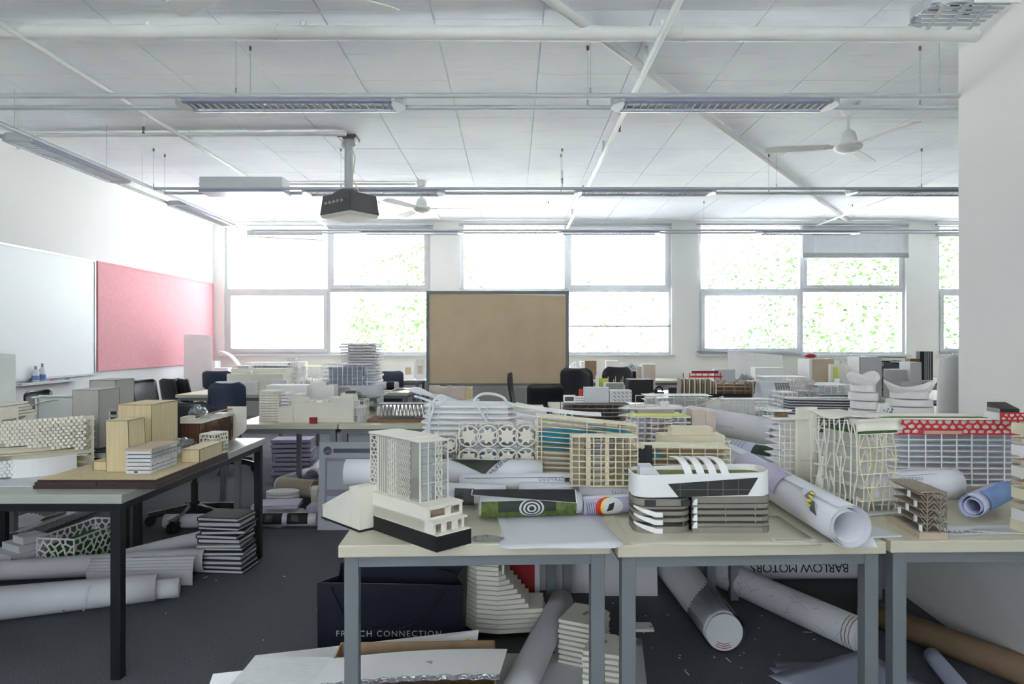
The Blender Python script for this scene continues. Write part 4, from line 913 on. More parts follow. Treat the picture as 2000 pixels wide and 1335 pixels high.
# branching lattice tower
t = T('branch_lattice_model', 'tall cream model wrapped in a branching tree lattice with green inside', CM, (1.122, 2.57, TZ), -74)
w1, h1 = .235, .325
def branch(g, o, U, V, n, seed, top=.22):
    rn = random.Random(seed); o, U, V = Vector(o), Vector(U), Vector(V); nn = U.cross(V)
    xs0 = [(i+.5)/n for i in range(n)]; lev = 5; prev = xs0
    for k in range(lev):
        z0, z1 = k/lev, (k+1)/lev; nx_ = []
        for i, x in enumerate(prev):
            d_ = (.45/n)*(1 if (i+k+rn.randint(0, 1)) % 2 else -1); y = min(.99, max(.01, xs0[i]+d_*rn.uniform(.4, .95)))
            g.bar(o+U*x+V*z0, o+U*y+V*z1, nn, .0042, .003); nx_.append(y)
            if k >= 5 or rn.random() < .28: g.bar(o+U*x+V*z0, o+U*min(.99, max(.01, xs0[i]-d_*1.3))+V*z1, nn, .0035, .003)
        prev = nx_
    return g
obj('floor_slab', G().box(0, w1+.01, 0, .175, 0, .004), 'cream', t)
stuff(obj('branch_lattice', branch(G(), (0, 0, 0), (w1, 0, 0), (0, 0, h1), 9, 3), 'offwhite', t)); stuff(obj('branch_lattice', branch(G(), (w1, 0, 0), (0, .17, 0), (0, 0, h1*.86), 6, 5), 'cream', t))
obj('inner_wall', G().box(.012, w1-.01, .05, .055, 0, h1*.85), 'frost', t)
for k in range(1, 7): obj('floor_slab', G().box(.01, w1+.004, .008, .172, k*.046, k*.046+.003), 'offwhite', t)
obj('roof_garden', G().box(.05, w1+.004, .006, .165, .281, .286), 'moss', t)
obj('wavy_roof', G().grid(lambda u, v: (w1*u-.01, -.005+.15*v, h1+.004+.010*math.cos(u*6.5)*(1-.3*v)), 16, 3), 'offwhite', t, smooth=2, solid=.004)
obj('roof_band', G().grid(lambda u, v: (w1+.004-.012*math.sin(PI*v), .0+.19*u, .289+.04*v), 8, 5), 'offwhite', t, smooth=2, solid=.004)
obj('base_tray', G().box(w1-.05, w1+.03, .0, .2, .004, .012), 'frost', t)
# brown leaf-vein lattice building
t = T('leaf_vein_model', 'small taupe model with leaf-vein screens on a wooden base, on the right front table', CM, (X(1797, 2.075), 2.075, TZ), -4)
obj('base_board', G().box(-.004, .078, -.004, .20, 0, .018), 'beige', t)
for k in range(6): obj('floor_slab', G().prism([(.0, .006*(k % 2)), (.072, .0), (.078, .10), (.072, .19), (.01, .19)], .018+k*.0225, .021+k*.0225), 'taupe', t)
obj('roof', G().prism([(-.002, -.002), (.072, 0), (.08, .1), (.074, .195), (-.002, .195)], .138, .142), 'taupe', t)
g = G()
for a in range(2):
    cx = .018+.038*a
    g.bar((cx, -.004, .018), (cx+.002, -.004, .14), (0, 1, 0), .003, .0025)
    for k in range(8):
        z = .026+k*.0135; g.bar((cx, -.004, z), (cx-.018, -.004, min(.14, z+.022)), (0, 1, 0), .0022, .0025); g.bar((cx, -.004, z), (cx+.019, -.004, min(.14, z+.02)), (0, 1, 0), .0022, .0025)
stuff(obj('vein_screen', g, 'taupe', t)); stuff(obj('vein_screen', panel(G(), (.078, 0, .018), (0, .1, 0), (0, 0, .122), cells(5, 8, .35, 4), .0022, .002), 'taupe', t))
for y, z in ((.03, .042), (.08, .065), (.03, .088), (.13, .042), (.07, .11), (.0, .02)): obj('white_pillar', G().box(.001, .007, y, y+.010, z, z+.02), 'white', t)
# ============================================================ FRONT TABLE 3
t = T('red_roof_model', 'long white louvred model topped by a red and white hexagon-patterned truss', CM, (X(1747, 2.72), 2.72, TZ+.025), -2)
wl, dl, hl = .52, .16, .205
for k in range(10): obj('louvre', G().prism([(0, .02), (.03, -.004), (wl, 0), (wl, dl), (0, dl)], .0+k*.0225, .0035+k*.0225), 'white', t)
for i in range(8): obj('post', G().grid(lambda u, v: (.05+i*.062+.004*math.sin(i)+.004*u, -.007+.0*u, hl*v), 1, 4), 'white', t, solid=.003)
obj('back_wall', G().box(.06, wl-.01, .08, .084, 0, .2), 'paperb', t)
obj('roof_slab', G().box(-.06, wl+.1, -.01, dl+.02, .262, .268), 'offwhite', t); obj('roof_lawn', G().box(-.05, wl*.7, 0, .04, .268, .270), 'moss', t)
obj('truss_back', G().box(-.01, wl+.12, .01, .014, .207, .262), 'white', t)
g = G()
Ex = cells(20, 3, .25, 2)
panel(g, (.0, -.004, .205), (wl+.12, 0, 0), (0, 0, .058), Ex, .0075, .003); stuff(obj('hexagon_truss', g, 'red', t))
g = G(); panel(g, (.38, -.05, .265), (.26, 0, 0), (0, 0, .028), cells(12, 2, .3, 6), .006, .003); stuff(obj('hexagon_parapet', g, 'red', t)); obj('parapet_box', G().box(.38, .64, -.045, .05, .264, .292), 'white', t)
obj('louvred_strip', G().box(.11, .26, -.009, -.005, .205, .218), 'beige', t); obj('louvred_strip_frame', G().box(.105, .265, -.007, -.003, .2, .223), 'red', t)
t = T('black_block', 'black wedge-sided block on top of the red and white truss', 'block', (X(1966, 2.7), 2.70, TZ+.303), -6)
obj('block_body', G().hexa([(-.04, -.03, 0), (.03, -.03, 0), (.03, .06, 0), (-.04, .06, 0)], [(-.04, -.03, .03), (.03, -.03, .03), (.03, .06, .05), (-.04, .06, .05)]), 'black', t); obj('wooden_side', G().box(-.042, -.0402, -.028, .058, .002, .03), 'grey', t)
r = Roll('wide printed roll with architectural title lying under the red-roofed model', (1.22, 2.44, TZ+.075), (1.62, 2.5, TZ+.075), .062, 2.2)
r.text('VENETIAN', .02, .14, 62, 'inkg'); r.lines([((.03, 20), (.37, 22)), ((.1, 30), (.16, 44)), ((.16, 44), (.3, 40)), ((.12, 55), (.13, 100)), ((.16, 60), (.17, 110))], 'inkg', .0015)
r = Roll('blue-printed roll with its open end facing the viewer at right', (X(1898, 2.25), 2.25, TZ+.055), (1.72, 2.42, TZ+.06), .040, 2.8, 'paperb'); r.patch(.05, .3, 10, 120, 'inkblue')
t = T('title_sheet', 'flat printed sheet lettered with a title ending in PIECE', 'paper', (X(1905, 2.16), 2.16, TZ+.001), 3); obj('sheet', G().grid(lambda u, v: (-.17+.36*u, -.05+.10*v, .0005), 8, 4), 'paper', t, solid=.0008)
stuff(obj('lettering', flat_text('FALLING PIECE', .034, (-.13, -.035, .002), (1, 0, .0), (0, 1, 0), shear=.3), 'ink', t))
t = T('block_tower_model', 'white interlocking block tower at the right picture edge', CM, (1.585, 2.1, TZ), 2); rn = random.Random(8)
for k in range(9):
    for i in range(3):
        if (i+k) % 2 == 0 or i == 1: obj('block', G().box(.0+i*.05+(.006 if k % 2 else -.004), .042+i*.05, -.004*(k % 2), .06, .04+k*.0335, .04+k*.0335+.033), ('white', 'offwhite', 'cream')[(i+k) % 3], t)
        else: obj('link_slab', G().box(i*.05-.008, .05+i*.05, .012, .055, .05+k*.0335, .062+k*.0335), 'beige', t)
obj('plinth', G().box(-.004, .15, -.01, .065, 0, .04), 'cream', t)
t = T('acrylic_triangle', 'clear acrylic set square with pale edges at the right table edge', 'set square', (X(1905, 2.12), 2.12, TZ+.002), 0)
obj('sheet', G().prism([(0, .02), (.30, -.05), (.34, .1), (.02, .035)], 0, .004), 'frost', t)
# ============================================================ LEFT DESK
t = T('base_board', 'dark walnut-edged laminated board with pale birch top, under the plywood models', 'board', (-1.93, 2.765, TZ), 0)
obj('layer', G().box(-.01, .49, .0, .70, 0, .014), 'walnut', t); obj('layer', G().box(0, .25, -.006, .70, .0145, .028), 'walnut', t); obj('layer', G().box(.252, .488, -.004, .70, .0145, .028), 'walnut', t); obj('layer', G().box(.005, .485, .004, .70, .0285, .036), 'walnut', t); obj('top_layer', G().box(.006, .484, .005, .70, .0362, .038), 'ply', t)
ZB = TZ+.0385
def plybox(label, x0, x1, y0, y1, z0, z1, m='ply', lean=0, name='plywood_block', gr='birch plywood massing blocks'):
    t = T(name, label, 'block', (x0, y0, z0), 0, gr); w, d, h = x1-x0, y1-y0, z1-z0; e = .003; l = lean
    obj('block_body', G().hexa([(0, 0, 0), (w, 0, 0), (w, d, 0), (0, d, 0)], [(-l, 0, h-e), (w-l*2, 0, h-e), (w-l*2, d, h-e), (-l, d, h-e)]), m, t)
    obj('top_panel', G().hexa([(-l, -.001, h-e), (w-l*2, -.001, h-e), (w-l*2, d+.001, h-e), (-l, d+.001, h-e)], [(-l, -.001, h), (w-l*2, -.001, h), (w-l*2, d+.001, h), (-l, d+.001, h)]), m, t)
    g = G(); k = .0018
    for x, xl in ((0, -l), (w, w-2*l)): g.bar((x, -.0006, 0), (xl, -.0006, h-e), (0, 1, 0), k, .001)
    for a_, b_ in (((0, -.0008, 0), (w, -.0008, 0)), ((-l, -.0008, h-e), (w-2*l, -.0008, h-e))): g.bar(a_, b_, (0, 1, 0), k, .001)
    for y in (0, d): g.bar((w+.0006, y, 0), (w-2*l+.0006, y, h-e), (1, 0, 0), k, .001)
    g.bar((w-2*l+.0006, 0, h-e), (w-2*l+.0006, d, h-e), (1, 0, 0), k, .001)
    obj('burnt_edges', g, 'plyedge' if m == 'ply' else 'dgrey', t); return t
plybox('narrow leaning birch plywood tower at the front of the walnut board', -1.735, -1.635, 2.92, 3.05, ZB, .99, lean=.004)
plybox('largest birch plywood box, behind the narrow plywood tower', -1.86, -1.70, 3.22, 3.47, ZB, 1.03)
plybox('long low birch plywood box overhanging the right edge of the desk', -1.525, -1.443, 3.15, 3.40, TZ+.0385, .83)
plybox('low birch plywood block left of the narrow tower', -1.815, -1.745, 2.96, 3.10, ZB, .81)
plybox('small birch plywood block stepping up behind the lowest plywood block', -1.85, -1.75, 3.11, 3.2, ZB, .84)
plybox('tall smooth grey box at left with a bright right side', -2.20, -2.07, 3.42, 3.60, .79, 1.085, 'stone', gr='grey board blocks')
plybox('small flat-topped grey box showing above the tall grey box', -2.475, -2.325, 4.0, 4.2, .73, 1.10, 'stone', gr='grey board blocks')
t = book('thick black sketchbook under the tall grey box', (-2.12, 3.50, TZ+.021), 4, .30, .34, .036); book('red-covered book under the black sketchbook', (-2.1, 3.50, TZ), 0, .32, .36, .02, 'darkred')
slabs('narrow grey banded slab tower behind the leaning plywood tower', (-1.93, 3.26, TZ+.0385), 0, rect(.085, .11), 9, .028, .012, 'grey', gridcols(.085, .11, 3, 2), core=(.008, .077, .008, .1), corem='black', name='slab_tower_model')
t = slabs('glazed slab model on the front right of the walnut board', (-1.632, 2.885, ZB), 0, rect(.105, .225), 6, .0165, .0125, 'lgrey', None, core=(.006, .099, .006, .215), corem='dglass', name='glazed_slab_model')
g = G()
for i in range(11): g.box(.104, .107, .004+i*.0215, .0065+i*.0215, 0, .095)
for k in range(4): g.box(.104, .107, 0, .225, .006+k*.014, .008+k*.014)
stuff(obj('facade_grid', g, 'lgrey', t)); obj('curved_glazing', G().grid(lambda u, v: (.107+.006*math.sin(PI*v), .225*u, .055+.045*v), 10, 5), 'acrylic', t, smooth=2); obj('roof', G().box(-.002, .112, -.003, .228, .096, .106), 'beige', t); obj('window', G().box(.035, .05, -.0015, 0, .004, .010), 'ink', t)
crumple('clump of crumpled clear plastic behind the glazed slab model', (-1.62, 3.36, ZB), .07, .09, .07, 'film', 7)
lattice('small ivory lattice frame model behind the clear plastic', (-1.60, 3.50, TZ), -10, .08, .12, .12, 4, 6, 'offwhite', .004, .003, .1, 4, 3, 'offwhite', top='offwhite', zig=0)
# rust veneer model
t = T('rust_facade_model', 'model with splintery rust-brown veneer facade and a white end wall', CM, (-1.80, 3.72, TZ), 0)
obj('volume', G().box(0, .10, 0, .42, 0, .15), 'brown', t); rn = random.Random(4)
g = G()
for i in range(60): y = .007*i; g.bar((.104+rn.uniform(0, .006), y, .005+rn.uniform(0, .02)), (.104+rn.uniform(0, .008), y+rn.uniform(-.01, .014), .125+rn.uniform(-.02, .03)), (1, 0, 0), .005, .002)
stuff(obj('veneer_strips', g, 'rust', t)); g = G()
for i in range(14): g.box(.0+i*.0074, .004+i*.0074, -.003, 0, 0, .15)
stuff(obj('veneer_strips', g, 'rust', t)); obj('roof', G().box(-.004, .112, -.008, .43, .15, .158), 'offwhite', t); obj('parapet', G().box(-.004, .03, -.008, .1, .158, .185), 'offwhite', t)
obj('roof_strip', G().bar((.03, .1, .175), (.10, .4, .19), (0, 0, 1), .03, .003), 'brown', t); obj('roof_box', G().box(.03, .09, .15, .3, .158, .17), 'lgrey', t)
obj('end_wall', G().vprism([(.11, .0), (.165, .04), (.185, .06), (.185, .20), (.07, .20), (.07, .0)], .43, .436), 'offwhite', t)
crumple('crinkled plastic film on the roof of the rust-brown model', (-1.745, 3.80, .915), .05, .06, .05, 'film', 9)
# white brick-patterned model
t = T('brick_screen_model', 'large white model with curved walls of tiny staggered bricks, at left edge', CM, (-2.44, 2.86, TZ), 0)
def crv(u): return (.02+.44*u, .02+.26*u*u+.05*u)
rn = random.Random(2); g = G(); g2 = G()
for j in range(17):
    for i in range(32):
        u = (i+.5*(j % 2))/32.0; x, y = crv(u); z = j*.0142+.012
        low = z < .16-.15*u and u < .75-z; high = z > .15-.10*(u-.4) and u > .34; 
        if not (low or high): continue
        (g if low else g2).box(x-.0074, x+.0074, y-.008-(.0012 if (i+j) % 2 else 0)-(.03 if low else 0), y+.002-(.03 if low else 0), z, z+.0125)
stuff(obj('brick_screen', g, 'white', t)); stuff(obj('brick_screen', g2, 'offwhite', t))
for k in range(8): obj('floor_slab', G().prism([crv(i/10) for i in range(11)]+[(.42, .45), (0, .4)], .005+k*.031, .009+k*.031), 'cream' if k % 2 else 'offwhite', t)
obj('inner_wall', G().grid(lambda u, v: (crv(u)[0]-.01, crv(u)[1]+.06, .245*v), 12, 1), 'offwhite', t, solid=.003)
g = G()
for i in range(9): x, y = crv(i*.05+.02); g.box(x, x+.006, y, y+.006, .13, .24)
stuff(obj('columns', g, 'cream', t)); obj('roof_cube', G().box(.17, .25, .06, .17, .26, .305), 'offwhite', t); 
for x, y in ((.172, .065), (.244, .065), (.172, .165), (.244, .165)): obj('pilotis', G().box(x, x+.005, y, y+.005, .245, .26), 'offwhite', t)
for k in range(5): obj('terrace_slab', G().box(-.25, .17-.01*k, .12, .4, .25+k*.013, .260+k*.013), 'offwhite', t)
obj('base_sheet', G().box(-.1, .47, -.06, .4, -.0005, .004), 'lgrey', t); obj('plinth_curve', G().grid(lambda u, v: (.27+.18*u, .10+.16*u*u, .004+.08*v), 8, 1), 'white', t, solid=.003)
t = T('arched_model', 'grey and white arched sheet model behind the brick-patterned model', CM, (-2.75, 3.75, TZ), 8)
obj('arch', G().grid(lambda u, v: (-.1+.34*u, .16*v, .10+.17*math.sin(PI*.5*u)), 12, 4), 'grey', t, smooth=2, solid=.003); obj('arch_strip', G().grid(lambda u, v: (-.06+.27*u, -.01+.05*v, .12+.15*math.sin(PI*.5*u)), 12, 2), 'lgrey', t, smooth=2, solid=.003)
obj('side_panel', G().box(.14, .34, .0, .004, .12, .30), 'frost', t); obj('top_panel', G().box(.1, .42, 0, .14, .285, .29), 'white', t); obj('ground_sheet', G().box(-.1, .45, -.05, .2, 0, .004), 'white', t); obj('ribs', G().box(.12, .13, 0, .16, 0, .28), 'lgrey', t)
sheet('stack of curled white paper offcuts between the arched model and the dark chair', (-2.45, 4.08, TZ+.0), 10, .32, .22, 'white', .05, n=4, tw=.2)
board('translucent drafting sheet standing upright at the left picture edge', [(-3.85, 4.9, TZ), (-3.56, 4.9, TZ), (-3.60, 4.95, TZ+.50), (-3.85, 4.95, TZ+.52)], 'frost', .003)
# ============================================================ FLOOR, LEFT
r = Roll('biggest white paper roll on the carpet, crossing behind the black desk leg', (-2.75, 3.12, .088), (-1.80, 3.46, .080), .086, 2.4, r2=.07)
r.shape(((.72, 40), (.73, 40), (.70, 150), (.69, 150)), 'lgrey'); r.lines([((.62, 120), (.62, 128))], 'ink', .004)
Roll('inner paper roll sticking out of the biggest roll', (-2.0, 3.41, .066), (-1.71, 3.51, .060), .052, 2.5)
r = Roll('fanned stack of rolled sheets behind the biggest roll', (-2.95, 3.75, .06), (-1.76, 3.92, .075), .055, 2.0, r2=.07)
for k in range(5): obj('fanned_sheet', G().grid(lambda u, v: (.62+.57*u+.006*k*v, .03+.01*u-.03*v-.012*k, .12-.10*v*v-.014*k+.01*u), 5, 5), 'paper', r.t, smooth=2, solid=.001)
Roll('white roll with squashed rounded end left of the book stack', (-2.32, 3.98, .05), (-1.93, 4.36, .075), .052, 2.6, r2=.056)
hb = 0; rn = random.Random(12)
covs = ['black', 'navy', 'dgrey', 'black', 'navy', 'black', 'grey', 'black', 'black', 'navy', 'black', 'dgrey', 'black']
desc = ['lowest, splayed', 'second from the bottom', 'third from the bottom', 'fourth from the bottom', 'fifth from the bottom', 'sixth from the bottom', 'seventh from the bottom', 'sixth from the top', 'fifth from the top', 'fourth from the top', 'third from the top', 'second from the top', 'topmost, lying open to the light']
for k in range(13):
    h = rn.choice((.020, .024, .028)); 
    book('black-covered portfolio book in the floor stack, %s' % desc[k], (-1.665+rn.uniform(-.012, .012)+(0 if k < 12 else -.005), 4.0+rn.uniform(-.01, .01), hb), rn.uniform(-6, 6)-3, .25+(.05 if k < 2 else 0), .21, h, covs[k], 'portfolio_book', 'books stacked on the carpet beside the desk leg'); hb += h+.0006
lattice('white cell-patterned box with a green felt courtyard on the floor', (-2.77, 3.98, 0), -8, .24, .46, .18, 5, 5, 'white', .010, .003, .45, 11, 0, inner=(.02, .22, .05, .41, .0, .12, 'moss'), base='lgrey', name='cell_box_model')
board('silvery plastic-wrapped board lying on the floor under the left tables', [(-3.95, 4.5, .06), (-3.25, 4.5, .06), (-3.2, 5.5, .06), (-3.95, 5.6, .06)], 'foil', .05, 'wrapped_board')
book('large grey hardback book on the silvery wrapped board', (-3.5, 4.95, .062), -12, .38, .26, .03, 'dgrey')
fins('white bridge-like rib model beside the grey hardback book', (-3.86, 5.15, .062), 0, .36, .14, .2, 6, 7)
blocks('white stepped foam model on the floor under the left desk', (-3.08, 4.02, 0), -30, [(0, .26, 0, .3, 0, .10), (.04, .24, .05, .28, .1005, .14), (.1, .22, .08, .2, .1405, .18), (.0, .12, -.12, -.002, 0, .07)], 'lgrey', 'stepped_model')
sheet('sheaf of loose white papers fanned on the floor by the stepped foam model', (-3.35, 4.38, .125), 30, .5, .36, 'paper', .06, n=6, tw=.12)
# ============================================================ FLOOR, MIDDLE
t = T('poster_board', 'grey printed poster board leaning against the middle table legs', 'poster', (-1.368, 4.80, .0), 0)
def pb_(x0, x1, z0, z1, o): 
    f = lambda z: .05*z/.6
    return G().hexa([(x0, f(z0)-o, z0), (x1, f(z0)-o, z0), (x1, f(z0)-o+.004, z0), (x0, f(z0)-o+.004, z0)], [(x0, f(z1)-o, z1), (x1, f(z1)-o, z1), (x1, f(z1)-o+.004, z1), (x0, f(z1)-o+.004, z1)])
obj('board_sheet', pb_(0, .74, 0, .61, 0), 'poster', t); obj('title_bar', pb_(.10, .72, .535, .565, .0012), 'posterdark', t); obj('text_field', pb_(.045, .70, .06, .50, .0012), 'postermid', t); obj('picture', pb_(.06, .27, .28, .475, .0024), 'poster', t); obj('picture', pb_(.06, .30, .07, .235, .0024), 'poster', t)
g = G(); g.tube([(.06, .045-.002, .55), (.06, .045-.0045, .55)], .03, 24); obj('round_logo', g, 'posterdark', t); obj('logo_band', G().bar((.035, .0385, .545), (.085, .0385, .556), (0, 1, 0), .003, .0006), 'poster', t); obj('logo_band', G().bar((.04, .0385, .535), (.085, .0385, .545), (0, 1, 0), .003, .0006), 'poster', t)
for k in range(11): stuff(obj('text_lines', pb_(.28, .45, .30+k*.016, .304+k*.016, .0026), 'posterdark', t))
r = Roll('long roll with black and white photographs on the floor left of the poster', (-2.45, 4.82, .056), (-1.39, 4.87, .056), .052, 2.2)
for l in (.50, .68, .86): r.patch(l, l+.145, 15, 110, 'ink'); r.patch(l+.03, l+.08, 35, 90, 'inkp', off=.0022)
r.patch(.30, .34, 5, 110, 'inkg'); r.patch(.37, .40, 5, 110, 'ink')
t = book('blue-grey clear display folder lying open on the floor papers', (-1.78, 5.18, .075), 8, .34, .22, .03, 'lilac', 'display_folder'); sheet('papers under the clear display folder', (-1.85, 5.12, .0), 0, .55, .4, 'paper', .0, n=7, tw=.1)
t = T('oval_white_model', 'rounded white card model behind the display folder', CM, (-1.83, 5.45, 0), 0)
for k in range(5): obj('ring', G().prism([(.13*math.cos(2*PI*i/24), .09*math.sin(2*PI*i/24)) for i in range(24)], .02+k*.024, .038+k*.024), 'white', t)
blocks('cream cut-out block model right of the rounded white model', (-1.62, 5.5, 0), 12, [(0, .22, 0, .16, 0, .08), (0, .05, 0, .16, .0805, .13), (.14, .22, 0, .16, .0805, .12), (.06, .13, .1, .15, .0805, .1)], 'offwhite', 'cut_out_model')
r = Roll('beige printed roll leaning behind the floor models', (-2.0, 5.85, .09), (-1.35, 5.65, .07), .075, 2.3); r.patch(.02, .35, -40, 120, 'beige'); r.patch(.36, .6, -10, 60, 'brown')
blocks('violet paper-covered box touching the poster board', (-1.50, 4.98, 0), 0, [(0, .16, 0, .14, 0, .12)], 'lilac', 'small_box')
slabs('crumbling stack of grey slab pieces under the middle tables', (-2.38, 6.75, 0), 5, rect(.38, .26), 8, .045, .03, 'lilac', gridcols(.38, .26, 3, 2), cm='brown', jit=.012, seed=4)
r = Roll('white drawing roll with dark open end under the middle table', (-1.86, 6.35, .065), (-1.98, 7.4, .07), .068, 2.3); 
Roll('glossy white sheet roll beside the grey slab pieces', (-2.1, 6.2, .05), (-1.75, 7.0, .08), .05, 2)
blocks('pale boards leaning under the middle tables', (-1.45, 6.9, 0), 0, [(0, .3, 0, .04, 0, .5), (.34, .44, .1, .14, 0, .48, 'lilac')], 'white', 'leaning_board')
slabs('black floor-plate stack under the right middle table', (-1.20, 6.1, .28), 0, [(0, 0), (.30, .0), (.2, .2), (0, .22)], 6, .03, .006, 'black', [(.05, .05), (.2, .05)], core=(.13, .19, .05, .12), z0=0, name='slab_stack_model')
blocks('cardboard box carrying the black floor-plate stack', (-1.22, 6.08, 0), 0, [(0, .36, 0, .26, 0, .278)], 'cardboard', 'small_box')
blocks('white domed sheet leaning under the right middle table', (-.98, 6.7, 0), 0, [(0, .2, 0, .03, 0, .42)], 'white', 'leaning_board')
# ============================================================ UNDER THE FRONT TABLES
t = T('shopping_bag', 'large glossy navy paper shopping bag standing under the front table', 'bag', (-.83, 2.92, 0), 0); bw, bd_, bh = .62, .16, .30
obj('front_panel', G().hexa([(0, 0, 0), (bw, 0, 0), (bw, .002, 0), (0, .002, 0)], [(0, -.01, bh), (bw, -.008, bh-.012), (bw, -.006, bh-.012), (0, -.008, bh)]), 'navy', t)
obj('back_panel', G().hexa([(.04, bd_, 0), (bw, bd_, 0), (bw, bd_+.002, 0), (.04, bd_+.002, 0)], [(.06, bd_, bh+.03), (bw+.01, bd_, bh+.035), (bw+.01, bd_+.002, bh+.035), (.06, bd_+.002, bh+.03)]), 'navy', t)
obj('side_gusset', G().plate([(bw, 0, 0), (bw-.02, bd_/2, 0), (bw-.03, bd_/2, bh), (bw, -.008, bh-.012)], .002), 'navy', t); obj('side_gusset', G().plate([(bw-.02, bd_/2, 0), (bw, bd_, 0), (bw+.01, bd_, bh+.035), (bw-.03, bd_/2, bh)], .002), 'navy', t)
obj('side_gusset', G().plate([(0, 0, 0), (.05, bd_/2, 0), (.07, bd_/2, bh), (0, -.01, bh)], .002), 'navy', t); obj('side_gusset', G().plate([(.05, bd_/2, 0), (.04, bd_, 0), (.06, bd_, bh+.03), (.07, bd_/2, bh)], .002), 'navy', t)
obj('bottom', G().box(0, bw, 0, bd_, 0, .003), 'navy', t)
obj('handle_cord', G().tube(sm([(.06, -.014, bh-.02), (.08, -.016, bh-.07), (.14, -.016, bh-.16), (.30, -.014, bh-.20), (.44, -.014, bh-.16), (.52, -.014, bh-.06), (.55, -.014, bh-.02)]), .004, 6), 'black', t, smooth=True)
obj('handle_cord', G().tube(sm([(.50, bd_-.02, bh+.0), (.56, bd_*.5, bh+.01), (.60, bd_*.4, bh-.02), (.62, .01, bh-.04)]), .004, 6), 'black', t, smooth=True)
stuff(obj('lettering', flat_text('FRENCH CONNECTION', .036, (.077, -.0045, .068), (1, 0, 0), (0, 0, 1), spacing=1.22), 'lgrey', t))
t = T('cardboard_box', 'open cardboard box with foil-lined flap in front of the table leg', 'box', (-.62, 2.16, 0), 2)
obj('box_front', G().box(0, .57, 0, .005, 0, .215), 'cardboard', t); obj('box_side', G().box(0, .005, .005, .36, 0, .215), 'cardboard', t); obj('box_side', G().box(.565, .57, .005, .36, 0, .215), 'cardboard', t); obj('box_back', G().box(0, .57, .36, .365, 0, .215), 'cardboard', t)
obj('top_flap', G().grid(lambda u, v: (-.02+.60*u+.03*v, .0+.17*v, .238+.012*math.sin(u*3)+.006*v+.022*u), 10, 3), 'white', t, solid=.004); obj('foil_edge', G().grid(lambda u, v: (-.02+.60*u, -.002-.004*math.sin(u*60), .226+.012*math.sin(u*3)+.016*v+.022*u), 60, 2), 'foil', t, solid=.002)
obj('shipping_label', G().grid(lambda u, v: (.28+.08*u, .05+.04*v, .254+.006*v+.01*u), 3, 2), 'lilac', t, solid=.001); obj('stamp', G().grid(lambda u, v: (.38+.03*u, .05+.05*v, .2585+.006*v+.004*u), 2, 2), 'inkblue', t, solid=.001)
t = T('card_strip_stack', 'stack of narrow white corrugated card strips beside the cardboard box', 'card', (-.93, 2.12, 0), -3)
for k in range(34): obj('card_strip', G().box(.0+.006*k-.05 if 0 else .0, .36, 0+k*.0108, .009+k*.0108, .16, .205), 'white', t) if k < 30 else None
obj('support_stack', G().box(.01, .35, .005, .32, 0, .16), 'white', t)
board('big tilted white board behind the cardboard box, with a yellow print', [(-1.02, 2.50, .08), (-.14, 2.56, .10), (-.13, 2.66, .205), (-1.0, 2.66, .105)], 'white', .006)
board('yellow-printed sheet on the tilted white board', [(-.34, 2.575, .128), (-.18, 2.58, .132), (-.165, 2.63, .187), (-.19, 2.62, .174)], 'yellow', .001, 'yellow_sheet', 'paper')
board('white leaning card at the left of the strip stack', [(-1.08, 2.3, .0), (-.9, 2.3, .0), (-.88, 2.42, .17), (-1.06, 2.42, .15)], 'white', .004)
t = slabs('fanned stack of curved grey floor plates behind the shopping bag', (-.22, 3.05, .02), 0, lambda k: [(.0, .10), (.06, .02), (.16, .0), (.38-.017*k*(1 if k > 4 else .3), .03), (.39-.018*k*(1 if k > 4 else .3), .22), (0, .24)], 15, .0215, .0175, 'offwhite', [(.06, .05), (.18, .04), (.1, .2)], cr=.004, name='curved_slab_stack')
board('black board under the curved floor plates', [(-.32, 2.9, .006), (.18, 2.9, .006), (.18, 3.4, .006), (-.32, 3.4, .006)], 'black', .006)
t = T('red_poster', 'deep red patterned poster board standing behind the curved floor plates', 'poster', (-.49, 3.46, 0), 0); obj('board_sheet', G().box(0, .62, 0, .006, 0, .52), 'darkred', t); rn = random.Random(6); g = G()
for k in range(26):
    x, z = rn.uniform(.03, .58), rn.uniform(.1, .5); g.bar((x, -.001, z), (x+rn.uniform(-.05, .05), -.001, z+rn.uniform(-.05, .05)), (0, 1, 0), .0018, .001)
stuff(obj('line_pattern', g, 'lilac', t)); obj('white_edge', G().box(.605, .63, -.002, .008, 0, .52), 'lgrey', t)
for k, (x0, x1, y, h, lb) in enumerate(((.13, .33, 3.64, .50, 'grey board leaning right of the red poster, nearest it'), (.30, .42, 3.60, .5, 'narrow folded grey board between the table legs'), (.44, .76, 3.56, .46, 'wide pale grey storage board behind the table gap'))): board(lb, [(x0, y, 0), (x1, y, 0), (x1, y+.05, h), (x0, y+.05, h)], 'lgrey', .02, group='grey boards stored under the tables')
r = Roll('upright-leaning white roll under the front table with its open end low', (.0, 2.38, .065), (.235, 3.22, .10), .062, 2.8, r2=.06); r.lines([((.3+.04*k, -70+8*k), (.5+.03*k, -50+5*k)) for k in range(5)], 'inkg', .002)
def holestack(label, loc, rz, n, w, d):
    t = T('perforated_slab_stack', label, CM, loc, rz, 'white slab stacks with slot holes')
    for k in range(n):
        z = k*.021; q = .002*((k*5) % 3)
        v = [(0+q, 0), (w+q, 0), (w+q, d*.8), (w*.7+q, d), (0+q, d)]; obj('slab', G().prism(v, z, z+.013), 'offwhite', t)
    obj('core', G().box(.02, w-.02, .03, d*.7, 0, n*.021-.01), 'taupe', t)
    obj('slot', G().prism([(w*.42, d*.45), (w*.52, d*.42), (w*.58, d*.62), (w*.48, d*.66)], n*.021-.008, n*.021-.0072), 'grey', t)
